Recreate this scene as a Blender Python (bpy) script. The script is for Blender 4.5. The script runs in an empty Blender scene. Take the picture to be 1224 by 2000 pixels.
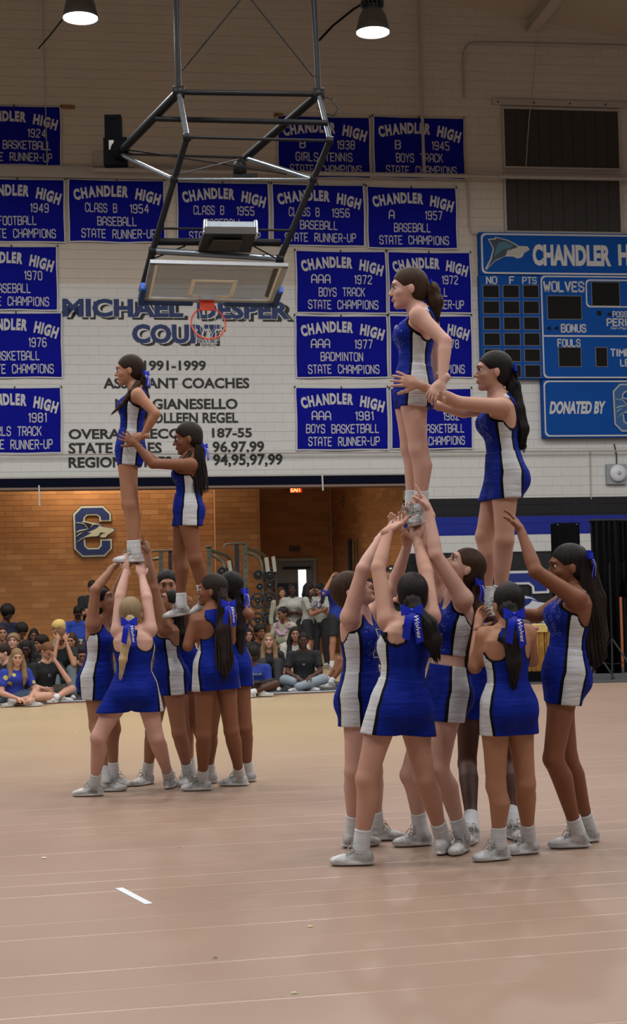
import bpy, bmesh, math, random
import numpy as np
from mathutils import Vector, Matrix
random.seed(7); np.random.seed(7)
SC = bpy.context.scene
COL = SC.collection
# ------------------------------------------------------------ camera
F = 3000.0            # focal length in pixels of the 1224 x 2000 frame
CAMH = 1.35
PITCH = math.atan(166 / F)
ROLL = math.radians(1.25)
_f = Vector((0, math.cos(PITCH), math.sin(PITCH)))
_u0 = Vector((0, -math.sin(PITCH), math.cos(PITCH)))
_r0 = Vector((1, 0, 0))
_r = _r0 * math.cos(ROLL) - _u0 * math.sin(ROLL)
_u = _u0 * math.cos(ROLL) + _r0 * math.sin(ROLL)
CAM = Vector((0, 0, CAMH))
cd = bpy.data.cameras.new('camera'); cam = bpy.data.objects.new('camera', cd); COL.objects.link(cam)
cd.sensor_fit = 'VERTICAL'; cd.sensor_height = 24; cd.lens = 24 * F / 2000
cd.clip_end = 200
m = Matrix((_r, _u, -_f)).transposed().to_4x4(); m.translation = CAM
cam.matrix_world = m
SC.camera = cam
cd.dof.use_dof = True; cd.dof.focus_distance = 8.3; cd.dof.aperture_fstop = 8.0
# ------------------------------------------------------------ world, lights, exposure
W = bpy.data.worlds.new('world'); SC.world = W; W.use_nodes = True
W.node_tree.nodes['Background'].inputs[0].default_value = (0.50, 0.52, 0.56, 1)
W.node_tree.nodes['Background'].inputs[1].default_value = 0.16
SC.view_settings.view_transform = 'Standard'; SC.view_settings.look = 'None'
SC.view_settings.gamma = 1; SC.view_settings.use_curve_mapping = False
SC.view_settings.exposure = 0.12
def disk_light(loc, watts, size, col=(1, .985, .965), rot=(0, 0, 0), name='high_bay_light'):
    l = bpy.data.lights.new(name, 'AREA'); l.shape = 'DISK'; l.size = size; l.energy = watts; l.color = col
    o = bpy.data.objects.new(name, l); o.location = loc; o.rotation_euler = rot; COL.objects.link(o)
    return o
LAMP_Z = 10.6
LAMP_W = 165
# rows of high bay lamps over the court (two of them, with their housings, are in view and carry their own light)
for yy in (1.5, 7.5, 13.0, 18.5, 24.5):
    for xx in (-13.5, -9, -4.5, 0.0, 4.5, 9, 13.5):
        if yy == 24.5 and xx in (-4.5, 0.0): continue
        disk_light((xx, yy, LAMP_Z), LAMP_W, 0.5)
# the weight room behind the opening has its own ceiling lights
for xx, w in ((-9, 90), (-5.2, 150), (-2.9, 30)):
    disk_light((xx, 34.6, 5.3), w, 1.2, (1, .86, .66), name='weight_room_light')

def px_ray(px, py):
    return _f + _r * ((px - 612) / F) + _u * ((1000 - py) / F)
def P(px, py, D):
    """world point seen at pixel (px,py) whose distance along Y is D"""
    d = px_ray(px, py); return CAM + d * (D / d.y)
def G(px, py, z=0.0):
    d = px_ray(px, py); return CAM + d * ((z - CAMH) / d.z)
# gym end wall frame: u along the wall, v up, n towards the room
TH = math.radians(8.6)
WU = Vector((math.cos(TH), math.sin(TH), 0)); WN = Vector((math.sin(TH), -math.cos(TH), 0)); WV = Vector((0, 0, 1))
W0 = Vector((0, 32.6, 0))
WM = Matrix((WU, -WN, WV)).transposed().to_4x4(); WM.translation = W0    # local: x along, y into the wall, z up
def WP(px, py, off=0.0):
    d = px_ray(px, py); o = W0 + WN * off
    t = (o - CAM).dot(WN) / d.dot(WN)
    p = CAM + d * t - W0
    return p.dot(WU), p.z
# ------------------------------------------------------------ object helpers
def setp(o, label=None, cat=None, group=None, kind=None):
    if label: o['label'] = label
    if cat: o['category'] = cat
    if group: o['group'] = group
    if kind: o['kind'] = kind
    return o
def empty(name, loc=(0, 0, 0), label=None, cat=None, group=None):
    o = bpy.data.objects.new(name, None); COL.objects.link(o); o.location = loc; o.empty_display_size = .1
    return setp(o, label, cat, group)
def link(name, me, mat, parent=None, loc=None):
    if mat is not None and not me.materials:
        for mm in (mat if isinstance(mat, (list, tuple)) else [mat]): me.materials.append(mm)
    o = bpy.data.objects.new(name, me); COL.objects.link(o)
    if parent: o.parent = parent
    if loc is not None: o.location = loc
    return o
class MB:
    """collects primitives into one mesh"""
    def __init__(s): s.v = []; s.f = []; s.mi = []; s.sm = []; s.M = None
    def add(s, vs, fs, mi=0, smooth=False):
        b = len(s.v)
        for v in vs:
            v = Vector(v)
            s.v.append(tuple(s.M @ v if s.M is not None else v))
        for f in fs: s.f.append([i + b for i in f]); s.mi.append(mi); s.sm.append(smooth)
        return s
    def box(s, x0, x1, y0, y1, z0, z1, mi=0):
        vs = [(x, y, z) for x in (x0, x1) for y in (y0, y1) for z in (z0, z1)]
        return s.add(vs, [(0, 1, 3, 2), (4, 6, 7, 5), (0, 4, 5, 1), (2, 3, 7, 6), (0, 2, 6, 4), (1, 5, 7, 3)], mi)
    def obox(s, c, ax, ay, az, mi=0):
        c = Vector(c); ax = Vector(ax); ay = Vector(ay); az = Vector(az)
        vs = [c + ax * i + ay * j + az * k for i in (-1, 1) for j in (-1, 1) for k in (-1, 1)]
        return s.add(vs, [(0, 1, 3, 2), (4, 6, 7, 5), (0, 4, 5, 1), (2, 3, 7, 6), (0, 2, 6, 4), (1, 5, 7, 3)], mi)
    def tube(s, pts, r, n=8, mi=0, caps=True, rr=None):
        pts = [Vector(p) for p in pts]; rings = []
        prev = None
        for i, p in enumerate(pts):
            t = (pts[min(i + 1, len(pts) - 1)] - pts[max(i - 1, 0)])
            if t.length < 1e-9: t = Vector((0, 0, 1))
            t.normalize()
            if prev is None:
                a = Vector((0, 0, 1)) if abs(t.z) < .9 else Vector((1, 0, 0)); a = t.cross(a).normalized()
            else:
                a = (prev - t * prev.dot(t)).normalized()
            prev = a; b = t.cross(a)
            R = rr[i] if rr else r
            rings.append([p + (a * math.cos(q * 2 * math.pi / n) + b * math.sin(q * 2 * math.pi / n)) * R for q in range(n)])
        vs = [v for R_ in rings for v in R_]; fs = []
        for i in range(len(pts) - 1):
            for q in range(n):
                q2 = (q + 1) % n
                fs.append((i * n + q, i * n + q2, (i + 1) * n + q2, (i + 1) * n + q))
        s.add(vs, fs, mi, True)
        if caps:
            s.add(rings[0], [tuple(range(n))[::-1]], mi); s.add(rings[-1], [tuple(range(n))], mi)
        return s
    def lathe(s, c, prof, n=24, axis=None, mi=0):
        """prof: list of (radius, height) along axis"""
        c = Vector(c); ax = Vector((0, 0, 1) if axis is None else axis).normalized()
        a = ax.orthogonal().normalized(); b = ax.cross(a)
        vs = [c + ax * h + (a * math.cos(q * 2 * math.pi / n) + b * math.sin(q * 2 * math.pi / n)) * r for r, h in prof for q in range(n)]
        fs = []
        for i in range(len(prof) - 1):
            for q in range(n):
                q2 = (q + 1) % n
                fs.append((i * n + q, i * n + q2, (i + 1) * n + q2, (i + 1) * n + q))
        return s.add(vs, fs, mi, True)
    def prism(s, poly, o, ex, ey, ez, mi=0):
        """poly of 2D points in plane (o,ex,ey), thickness vector ez"""
        o = Vector(o); ex = Vector(ex); ey = Vector(ey); ez = Vector(ez); n = len(poly)
        a = [o + ex * x + ey * y for x, y in poly]; b = [p + ez for p in a]
        fs = [tuple(range(n)), tuple(range(2 * n - 1, n - 1, -1))] + [(i, i + n, (i + 1) % n + n, (i + 1) % n) for i in range(n)]
        return s.add(a + b, fs, mi)
    def mesh(s, name):
        me = bpy.data.meshes.new(name); me.from_pydata(s.v, [], s.f); me.update()
        me.polygons.foreach_set('material_index', s.mi); me.polygons.foreach_set('use_smooth', s.sm)
        return me
    def build(s, name, mat, parent=None, loc=None, fixn=True):
        me = s.mesh(name)
        if fixn:
            bm = bmesh.new(); bm.from_mesh(me); bmesh.ops.recalc_face_normals(bm, faces=bm.faces); bm.to_mesh(me); bm.free()
        return link(name, me, mat, parent, loc)
# ------------------------------------------------------------ materials
def mat(name, col, rough=.6, metal=0, emit=None, es=0, alpha=1, trans=0, ior=1.45, spec=None, sheen=0):
    m = bpy.data.materials.new(name); m.use_nodes = True
    b = m.node_tree.nodes['Principled BSDF']
    b.inputs['Base Color'].default_value = (*col, 1); b.inputs['Roughness'].default_value = rough
    b.inputs['Metallic'].default_value = metal; b.inputs['Alpha'].default_value = alpha
    b.inputs['Transmission Weight'].default_value = trans; b.inputs['IOR'].default_value = ior
    if spec is not None: b.inputs['Specular IOR Level'].default_value = spec
    if sheen: b.inputs['Sheen Weight'].default_value = sheen
    if emit: b.inputs['Emission Color'].default_value = (*emit, 1); b.inputs['Emission Strength'].default_value = es
    return m
class NT:
    def __init__(s, m): s.m = m; s.t = m.node_tree; s.b = s.t.nodes['Principled BSDF']
    def n(s, typ, **k):
        nd = s.t.nodes.new(typ)
        for a, b in k.items(): setattr(nd, a, b)
        return nd
    def l(s, a, b): s.t.links.new(a, b); return s
    def math(s, op, a, b=None, c=None):
        nd = s.n('ShaderNodeMath', operation=op)
        for i, x in enumerate((a, b, c)):
            if x is None: continue
            if isinstance(x, (int, float)): nd.inputs[i].default_value = x
            else: s.l(x, nd.inputs[i])
        return nd.outputs[0]
    def mix(s, f, a, b):
        nd = s.n('ShaderNodeMix', data_type='RGBA')
        for i, x in ((0, f), (6, a), (7, b)):
            if isinstance(x, (int, float)): nd.inputs[i].default_value = x
            elif isinstance(x, tuple): nd.inputs[i].default_value = (*x, 1)[:4]
            else: s.l(x, nd.inputs[i])
        return nd.outputs[2]
    def noise(s, scale, detail=3, vec=None, rough=.5):
        nd = s.n('ShaderNodeTexNoise'); nd.inputs['Scale'].default_value = scale; nd.inputs['Detail'].default_value = detail
        nd.inputs['Roughness'].default_value = rough
        if vec is not None: s.l(vec, nd.inputs['Vector'])
        return nd.outputs[0]
    def co(s, which='Object', scale=(1, 1, 1), rot=(0, 0, 0)):
        tc = s.n('ShaderNodeTexCoord'); mp = s.n('ShaderNodeMapping'); mp.inputs['Scale'].default_value = scale
        mp.inputs['Rotation'].default_value = rot
        s.l(tc.outputs[which], mp.inputs[0]); return mp.outputs[0]
    def ramp(s, f, stops):
        nd = s.n('ShaderNodeValToRGB'); s.l(f, nd.inputs[0]); e = nd.color_ramp.elements
        while len(e) < len(stops): e.new(.5)
        for el, (p, c) in zip(e, stops): el.position = p; el.color = (*c, 1)
        return nd.outputs[0]
    def bump(s, h, strength=.3, dist=.01):
        nd = s.n('ShaderNodeBump'); nd.inputs['Strength'].default_value = strength; nd.inputs['Distance'].default_value = dist
        s.l(h, nd.inputs['Height']); s.l(nd.outputs[0], s.b.inputs['Normal'])
    def col(s, c): s.l(c, s.b.inputs['Base Color'])
def mottled(name, c1, c2, scale=8, rough=.6, bump=.2, metal=0, dist=.005, detail=3, spec=None):
    m = mat(name, c1, rough, metal, spec=spec); t = NT(m); v = t.co()
    t.col(t.mix(t.noise(scale, detail, v), c1, c2))
    if bump: t.bump(t.noise(scale * 6, 2, v), bump, dist)
    return m
def skin_mat(name, c, c2=None):
    m = mat(name, c, .58, spec=.35); t = NT(m); v = t.co()
    c2 = c2 or tuple(x * y for x, y in zip(c, (1.0, .84, .78)))
    t.col(t.mix(t.noise(7, 3, v), c, c2)); t.b.inputs['Subsurface Weight'].default_value = 0.0
    t.bump(t.noise(160, 2, v), .08, .002)
    return m
def hair_mat(name, c, c2, sc=(90, 90, 9)):
    m = mat(name, c, .55, spec=.14); t = NT(m)
    v = t.co(scale=sc); nz = t.noise(1.0, 3, v)
    t.col(t.mix(nz, c, c2)); t.bump(nz, .7, .006)
    return m
# ------------------------------------------------------------ implicit surfaces -> smooth meshes
def A3(v): return np.array([v[0], v[1], v[2]], dtype=np.float32)
def smin(a, b, k):
    h = np.maximum(k - np.abs(a - b), 0) / k
    return np.minimum(a, b) - h * h * k * .25
def smax(a, b, k): return -smin(-a, -b, k)
def cone(p, a, b, ts, rs, off=None):
    """tapered bone: radius profile rs over ts, centre pushed by off*offprofile"""
    ba = b - a; L2 = float(ba @ ba) + 1e-9; q = p - a
    h = np.clip((q @ ba) / L2, 0, 1)
    q = q - h[:, None] * ba
    if off is not None:
        q = q - np.interp(h, off[1], off[2])[:, None].astype(np.float32) * off[0]
    return np.sqrt((q * q).sum(1)) - np.interp(h, ts, rs)
def ell(p, c, X, Y, Z, r):
    q = p - c; x = (q @ X) / r[0]; y = (q @ Y) / r[1]; z = (q @ Z) / r[2]
    k0 = np.sqrt(x * x + y * y + z * z) + 1e-6
    k1 = np.sqrt((x / r[0]) ** 2 + (y / r[1]) ** 2 + (z / r[2]) ** 2) + 1e-6
    return k0 * (k0 - 1) / k1
def polygonise(fn, lo, hi, h, thr=1.25):
    m = 5
    lo = np.array(lo, float); n = np.maximum(np.ceil((np.array(hi) - lo) / (h * m)).astype(int), 1)
    N = n * m
    bc = np.stack(np.meshgrid(*[(np.arange(k) + .5) * m * h - h * .5 for k in n], indexing='ij'), -1).reshape(-1, 3) + lo
    bd = fn(bc.astype(np.float32))
    act = np.abs(bd) < thr * m * h * .87 + h
    V = np.repeat(np.repeat(np.repeat(np.where(bd.reshape(n) > 0, 1., -1.).astype(np.float32), m, 0), m, 1), m, 2)
    ai = np.argwhere(act.reshape(n))
    if len(ai) == 0: return np.zeros((0, 3)), np.zeros((0, 4), int)
    o = np.stack(np.meshgrid(*[np.arange(m)] * 3, indexing='ij'), -1).reshape(-1, 3)
    idx = (ai[:, None, :] * m + o[None]).reshape(-1, 3)
    vals = np.empty(len(idx), np.float32)
    for s in range(0, len(idx), 200000):
        vals[s:s + 200000] = fn((idx[s:s + 200000] * h + lo).astype(np.float32))
    V[idx[:, 0], idx[:, 1], idx[:, 2]] = vals
    S = V < 0
    nx, ny, nz = V.shape
    c = np.zeros((nx - 1, ny - 1, nz - 1), np.int8)
    for dx in (0, 1):
        for dy in (0, 1):
            for dz in (0, 1):
                c += S[dx:nx - 1 + dx, dy:ny - 1 + dy, dz:nz - 1 + dz]
    cells = np.argwhere((c > 0) & (c < 8))
    if len(cells) == 0: return np.zeros((0, 3)), np.zeros((0, 4), int)
    vid = np.full(c.shape, -1, np.int32); vid[cells[:, 0], cells[:, 1], cells[:, 2]] = np.arange(len(cells))
    acc = np.zeros((len(cells), 3)); cnt = np.zeros(len(cells))
    corners = [(0, 0, 0), (1, 0, 0), (0, 1, 0), (1, 1, 0), (0, 0, 1), (1, 0, 1), (0, 1, 1), (1, 1, 1)]
    cv = [V[cells[:, 0] + a, cells[:, 1] + b, cells[:, 2] + d] for a, b, d in corners]
    for i, j in ((0, 1), (2, 3), (4, 5), (6, 7), (0, 2), (1, 3), (4, 6), (5, 7), (0, 4), (1, 5), (2, 6), (3, 7)):
        a, b = cv[i], cv[j]; mk = (a < 0) != (b < 0)
        t = np.where(mk, a / np.where(mk, a - b, 1), 0)
        pi, pj = np.array(corners[i]), np.array(corners[j])
        acc += np.where(mk[:, None], pi + t[:, None] * (pj - pi), 0); cnt += mk
    verts = (cells + acc / cnt[:, None]) * h + lo
    F_ = []
    for ax in range(3):
        sl0 = [slice(None)] * 3; sl1 = [slice(None)] * 3; sl0[ax] = slice(0, -1); sl1[ax] = slice(1, None)
        s0 = S[tuple(sl0)]; s1 = S[tuple(sl1)]
        e = np.argwhere(s0 != s1); b, d = (ax + 1) % 3, (ax + 2) % 3
        sh = np.array(c.shape)
        e = e[(e[:, b] > 0) & (e[:, d] > 0) & (e[:, b] < sh[b]) & (e[:, d] < sh[d])]
        if not len(e): continue
        def g(ob, od):
            q = e.copy(); q[:, b] += ob; q[:, d] += od
            return vid[q[:, 0], q[:, 1], q[:, 2]]
        f = np.stack([g(-1, -1), g(0, -1), g(0, 0), g(-1, 0)], 1)
        fl = s0[e[:, 0], e[:, 1], e[:, 2]]
        f[~fl] = f[~fl][:, ::-1]
        F_.append(f)
    f = np.concatenate(F_); f = f[(f >= 0).all(1)]
    return verts, f
def np_mesh(name, verts, faces, attrs=None, smooth=True):
    me = bpy.data.meshes.new(name); me.vertices.add(len(verts)); me.vertices.foreach_set('co', np.ascontiguousarray(verts, np.float32).ravel())
    me.loops.add(len(faces) * 4); me.loops.foreach_set('vertex_index', np.ascontiguousarray(faces, np.int32).ravel())
    me.polygons.add(len(faces)); me.polygons.foreach_set('loop_start', np.arange(len(faces), dtype=np.int32) * 4)
    me.update(calc_edges=True)
    me.polygons.foreach_set('use_smooth', np.full(len(faces), smooth))
    for k, a in (attrs or {}).items():
        at = me.attributes.new(k, 'FLOAT', 'POINT'); at.data.foreach_set('value', np.ascontiguousarray(a, np.float32))
    return me
def nrm(v): v = np.asarray(v, np.float32); return v / (np.linalg.norm(v) + 1e-9)
UP = np.array([0, 0, 1], np.float32)
def ang_dir(a, pitch=0):
    a = math.radians(a); p = math.radians(pitch)
    return np.array([math.sin(a) * math.cos(p), -math.cos(a) * math.cos(p), math.sin(p)], np.float32)
# torso stations from crotch (t<0) over hips, waist, bust to the neck base: t, half width, half depth, centre shift forwards
TT = [-.22, -.10, .0, .12, .30, .42, .58, .70, .84, .93, 1.0]
TX = [.096, .122, .134, .130, .110, .110, .125, .134, .134, .105, .058]
TY = [.080, .100, .106, .100, .085, .084, .096, .100, .082, .066, .054]
TC = [0, 0, -.008, -.004, 0, .004, .006, .004, -.010, -.014, -.010]
class Fig:
    """one human figure; J holds world joints (numpy), S body scale, fat girth factor"""
    def __init__(s, J, S=1., fat=1., hipdir=None, shdir=None, headf=None, headup=None, male=False, hs=1.):
        s.J = {k: nrm_keep(v) for k, v in J.items()}; s.S = S; s.fat = fat; s.male = male; s.hs = hs
        J = s.J
        ax = J['neck'] - J['pel']; s.L = float(np.linalg.norm(ax)); s.ax = ax / s.L
        s.hs_ = nrm(np.cross(UP, hipdir)); s.ss_ = nrm(np.cross(UP, shdir if shdir is not None else hipdir))
        s.g = S * fat
        hw = .072 * S
        for i, sd in (('L', 1), ('R', -1)):
            if 'hip' + i not in J: J['hip' + i] = J['pel'] + s.hs_ * hw * sd - s.ax * .01
            if 'sh' + i not in J:
                e = J['el' + i]; b = J['neck'] + s.ss_ * (.158 if not male else .185) * S * sd - s.ax * .055 * S
                d = nrm(e - b); b = b + UP * max(0, d[2]) * .055 * S + d * .012
                J['sh' + i] = b.astype(np.float32)
        s.hf = nrm(headf); hu = headup if headup is not None else UP
        s.hsd = nrm(np.cross(hu, s.hf)); s.hu = nrm(np.cross(s.hf, s.hsd))
    def torso_local(s, p):
        q = p - s.J['pel']; t = (q @ s.ax) / s.L; tc = np.clip(t, -.22, 1)
        q = q - (tc * s.L)[:, None] * s.ax
        w = np.clip(tc, 0, 1)[:, None]
        sd = s.hs_ * (1 - w) + s.ss_ * w; sd = sd - (sd @ s.ax)[:, None] * s.ax; sd /= np.linalg.norm(sd, axis=1)[:, None]
        fw = np.cross(sd, s.ax)
        return t, (q * sd).sum(1), (q * fw).sum(1)
    def torso(s, p, infl=0., parts=True):
        t, x, y = s.torso_local(p); g = s.g
        tx = TX if not s.male else [.10, .14, .150, .150, .142, .142, .152, .160, .158, .12, .062]
        y = y - np.interp(t, TT, TC) * g
        rx = np.interp(t, TT, tx) * g + infl; ry = np.interp(t, TT, TY) * g + infl
        e = np.sqrt((x / rx) ** 2 + (y / ry) ** 2) + 1e-4; r = np.sqrt(x * x + y * y)
        d = np.where(e > .3, r * (1 - 1 / e), -np.minimum(rx, ry) * .8)
        d = np.maximum(d, (t - 1.02) * s.L); d = np.maximum(d, (-.2 - t) * s.L)
        if parts:
            fw = np.cross(s.hs_, s.ax); fs = np.cross(s.ss_, s.ax)
            J = s.J
            for sg in (1, -1):
                if not s.male:
                    c = J['pel'] + s.ax * s.L * .66 + s.ss_ * .062 * g * sg + fs * .066 * g
                    d = smin(d, np.sqrt(((p - c) ** 2).sum(1)) - .058 * g - infl, .045)
                c = J['pel'] - s.ax * .045 * s.S + s.hs_ * .060 * g * sg - fw * .052 * g
                d = smin(d, np.sqrt(((p - c) ** 2).sum(1)) - .070 * g - infl, .045)
        return d
    def leg(s, p, i, infl=0.):
        J = s.J; g = s.g; h, k, a = J['hip' + i], J['kn' + i], J['an' + i]
        bk = nrm(((h + a) / 2 - k)); tb = nrm(a - k); f0 = nrm(np.cross(s.hs_, UP)) * -1
        bend = np.linalg.norm((h + a) / 2 - k)
        f = f0 if bend < .03 else bk
        f = f - (f @ tb) * tb; f = nrm(f)
        d1 = cone(p, h, k, [0, .2, .6, 1], np.array([.083, .082, .063, .052]) * g + infl, (nrm(f0 - (f0 @ nrm(k - h)) * nrm(k - h)), [0, .35, 1], [0, -.012, 0]))
        d2 = cone(p, k, a, [0, .28, .7, .92, 1], np.array([.051, .056, .038, .034, .036]) * g + infl, (f, [0, .28, .7, 1], [0, .018, .004, 0]))
        return smin(d1, d2, .02)
    def arm(s, p, i, infl=0., upper=False):
        J = s.J; g = s.S * (.6 + .4 * s.fat); a, e, w = J['sh' + i], J['el' + i], J['wr' + i]
        d1 = cone(p, a, e, [0, .3, .8, 1], np.array([.050, .045, .038, .036]) * g + infl)
        if upper: return d1
        d2 = cone(p, e, w, [0, .25, .8, 1], np.array([.036, .038, .027, .025]) * g + infl)
        return smin(d1, d2, .012)
    def neckd(s, p):
        J = s.J; g = s.S
        hb = J['head'] - s.hu * .075 * g * s.hs - s.hf * .012 * g
        d = cone(p, J['neck'] - s.ax * .03, hb, [0, 1], [.054 * g, .047 * g])
        for i in 'LR':
            d = smin(d, cone(p, J['neck'] - s.ax * .012 * g, J['sh' + i], [0, 1], [.040 * g, .046 * g]), .035)
        return d
    def hl(s, p):
        q = (p - s.J['head']) / (s.S * s.hs); return q @ s.hsd, q @ s.hf, q @ s.hu
    def headd(s, p, detail=True):
        x, y, z = s.hl(p); k = s.S * s.hs; q = np.stack([x, y, z], 1); I = np.eye(3, dtype=np.float32)
        E = lambda c, r: ell(q, np.array(c, np.float32), I[0], I[1], I[2], r)
        d = E((0, -.012, .022), (.074, .094, .086))
        d = smin(d, E((0, .022, -.045), (.056, .066, .070)), .035)
        if detail:
            ax_ = np.abs(x); qa = np.stack([ax_, y, z], 1)
            Ea = lambda c, r: ell(qa, np.array(c, np.float32), I[0], I[1], I[2], r)
            d = smin(d, E((0, .066, -.098), (.024, .020, .018)), .02)
            d = smin(d, Ea((.036, .052, -.032), (.022, .024, .020)), .015)
            d = smin(d, E((0, .080, .020), (.045, .011, .012)), .02)
            d = smax(d, -Ea((.031, .101, -.002), (.019, .016, .0105)), .012)
            d = smin(d, cone(q, A3((0, .082, .002)), A3((0, .104, -.034)), [0, 1], [.0075, .0098]), .009)
            d = smin(d, Ea((.009, .092, -.035), (.0075, .010, .006)), .006)
            d = smin(d, E((0, .080, -.064), (.024, .013, .012)), .010)
            d = smin(d, Ea((.0725, -.010, -.018), (.0085, .0165, .027)), .005)
        return d * k
    def hand(s, p, i):
        return s.handf[i](p) if i in s.handf else np.full(len(p), 9., np.float32)
    def body(s, p):
        d = s.torso(p); n = s.neckd(p); d = smin(d, n, .03); o = d
        o = smin(o, s.headd(p, False), .012)
        for i in 'LR':
            o = np.minimum(o, smin(d, s.arm(p, i), .028)); o = np.minimum(o, smin(d, s.leg(p, i), .03))
        return o
def nrm_keep(v): return np.array([v[0], v[1], v[2]], np.float32)
def make_hand(w, d, n, S, side, kind='grip'):
    """w wrist, d pointing direction, n palm normal, side=+1 thumb towards cross(d,n)"""
    d = nrm(d); n = nrm(n - (n @ d) * d); x = np.cross(d, n) * side; k = S * .98
    curl = {'grip': (35, 60, 40), 'open': (12, 15, 10), 'flat': (4, 6, 4), 'point': (50, 80, 60), 'cup': (22, 35, 25)}[kind]
    segs = []
    def rot(v, a): a = math.radians(a); return v * math.cos(a) + n * math.sin(a)
    for q, (ox, L, sp) in enumerate(((.031, .070, .16), (.011, .078, .04), (-.009, .072, -.07), (-.028, .056, -.2))):
        c = curl
        if kind == 'point' and q == 0: c = (0, 3, 2)
        base = w + d * .082 * k + x * ox * k
        dd = nrm(d + x * sp * (1.4 if kind in ('open', 'flat') else .6)); pt = base; aa = 0
        for j, (fr, cc) in enumerate(zip((.45, .32, .23), c)):
            aa += cc; v = dd * math.cos(math.radians(aa)) + n * math.sin(math.radians(aa))
            nx = pt + v * L * fr * k; segs.append((pt, nx, (.0092 - .0009 * j) * k, (.0085 - .0009 * j) * k)); pt = nx
    tb = w + d * .022 * k + x * .022 * k; td = nrm(d * .75 + x * .75 + n * .25)
    t1 = tb + td * .042 * k; td2 = nrm(td + d * .5 + n * .3); t2 = t1 + td2 * .030 * k; t3 = t2 + nrm(td2 + n * .3) * .022 * k
    th = [(tb, t1, .014 * k, .0115 * k), (t1, t2, .0112 * k, .0098 * k), (t2, t3, .0098 * k, .0082 * k)]
    c1 = w + d * .048 * k
    def f(p):
        o = ell(p, c1, x, d, n, (.041 * k, .052 * k, .0155 * k))
        o = smin(o, cone(p, w - d * .03, w + d * .03 * k, [0, 1], [.0245 * S, .021 * S]), .02)
        for a, b, r0, r1 in th: o = smin(o, cone(p, a, b, [0, 1], [r0, r1]), .008)
        for g in range(0, len(segs), 3):
            dd_ = None
            for a, b, r0, r1 in segs[g:g + 3]:
                e = cone(p, a, b, [0, 1], [r0, r1]); dd_ = e if dd_ is None else np.minimum(dd_, e)
            o = smin(o, dd_, .006) if g else smin(o, dd_, .006)
        return o
    ctr = w + d * .09 * k
    return f, ctr
# ------------------------------------------------------------ cheer uniform materials
def uniform_mat(name, blue=(.005, .018, .25), sparkle=False, trim=(.004, .004, .008), top=True):
    m = mat(name, blue, .75, spec=.12); t = NT(m)
    a = t.n('ShaderNodeAttribute', attribute_name='ang').outputs['Fac']; tt = t.n('ShaderNodeAttribute', attribute_name='tt').outputs['Fac']
    ab = t.math('ABSOLUTE', a)
    dd = t.math('ABSOLUTE', t.math('SUBTRACT', ab, t.n('ShaderNodeAttribute', attribute_name='mid').outputs['Fac']))
    hw = t.n('ShaderNodeAttribute', attribute_name='hw').outputs['Fac']
    isw = t.math('LESS_THAN', dd, hw); isb = t.math('LESS_THAN', dd, t.math('ADD', hw, t.n('ShaderNodeAttribute', attribute_name='tw').outputs['Fac']))
    v = t.co()
    nz = t.noise(14, 2, v)
    c = t.mix(nz, blue, tuple(x * .72 for x in blue))
    if sparkle:
        vo = t.n('ShaderNodeTexVoronoi'); vo.inputs['Scale'].default_value = 150; t.l(v, vo.inputs['Vector'])
        sp = t.math('LESS_THAN', vo.outputs['Distance'], .24)
        fr = t.math('LESS_THAN', ab, .72); r1 = t.math('GREATER_THAN', tt, .40); r2 = t.math('LESS_THAN', tt, .86)
        rnd = t.math('GREATER_THAN', t.noise(22, 2, v), .50)
        f = t.math('MULTIPLY', t.math('MULTIPLY', sp, fr), t.math('MULTIPLY', t.math('MULTIPLY', r1, r2), rnd))
        c = t.mix(f, c, (.45, .55, .85))
    c = t.mix(isb, c, trim); c = t.mix(isw, c, (.50, .51, .53))
    # black binding at the hem of the armholes
    rim = t.n('ShaderNodeAttribute', attribute_name='rim').outputs['Fac']
    c = t.mix(t.math('GREATER_THAN', rim, .5), c, trim)
    t.col(c)
    # stretch folds, horizontal
    vv = t.co(scale=(7, 7, 42)); t.bump(t.noise(1.0, 2, vv), .55, .012)
    return m
M_UNI = uniform_mat('uniform_cloth'); M_UNS = uniform_mat('uniform_cloth_sparkle', sparkle=True)
M_SOCK = mottled('sock_white', (.60, .62, .64), (.52, .54, .56), 20, .9, .15)
def shoe_mat():
    m = mat('shoe_grey_white', (.5, .5, .5), .5); t = NT(m); v = t.co()
    z = t.n('ShaderNodeAttribute', attribute_name='sz').outputs['Fac']
    c = t.ramp(t.noise(16, 4, v), [(.3, (.17, .17, .17)), (.5, (.40, .40, .40)), (.65, (.58, .58, .58))])
    c = t.mix(t.math('LESS_THAN', z, .020), c, (.60, .60, .60)); c = t.mix(t.math('LESS_THAN', z, .006), c, (.08, .07, .07))
    t.col(c); t.bump(t.noise(55, 2, v), .5, .004); return m
M_SHOE = shoe_mat(); M_LACE = mat('lace', (.33, .33, .32), .9); M_LACEW = mat('lace_white', (.65, .65, .64), .9)
M_BOW = mat('bow_ribbon', (.008, .02, .42), .4, spec=.3); M_WHITE = mat('white_print', (.75, .77, .8), .6)
M_EYEW = mat('eye_white', (.55, .53, .52), .3); M_IRIS = mat('iris_dark', (.02, .012, .008), .2); M_BROW = mat('eyebrow', (.035, .02, .014), .8)
SK = {'pale': skin_mat('skin_pale', (.52, .33, .27)), 'fair': skin_mat('skin_fair', (.47, .28, .21)), 'tan': skin_mat('skin_tan', (.36, .19, .115)),
      'brown': skin_mat('skin_brown', (.20, .085, .045)), 'dark': skin_mat('skin_dark', (.06, .026, .017)), 'olive': skin_mat('skin_olive', (.30, .155, .095))}
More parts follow.
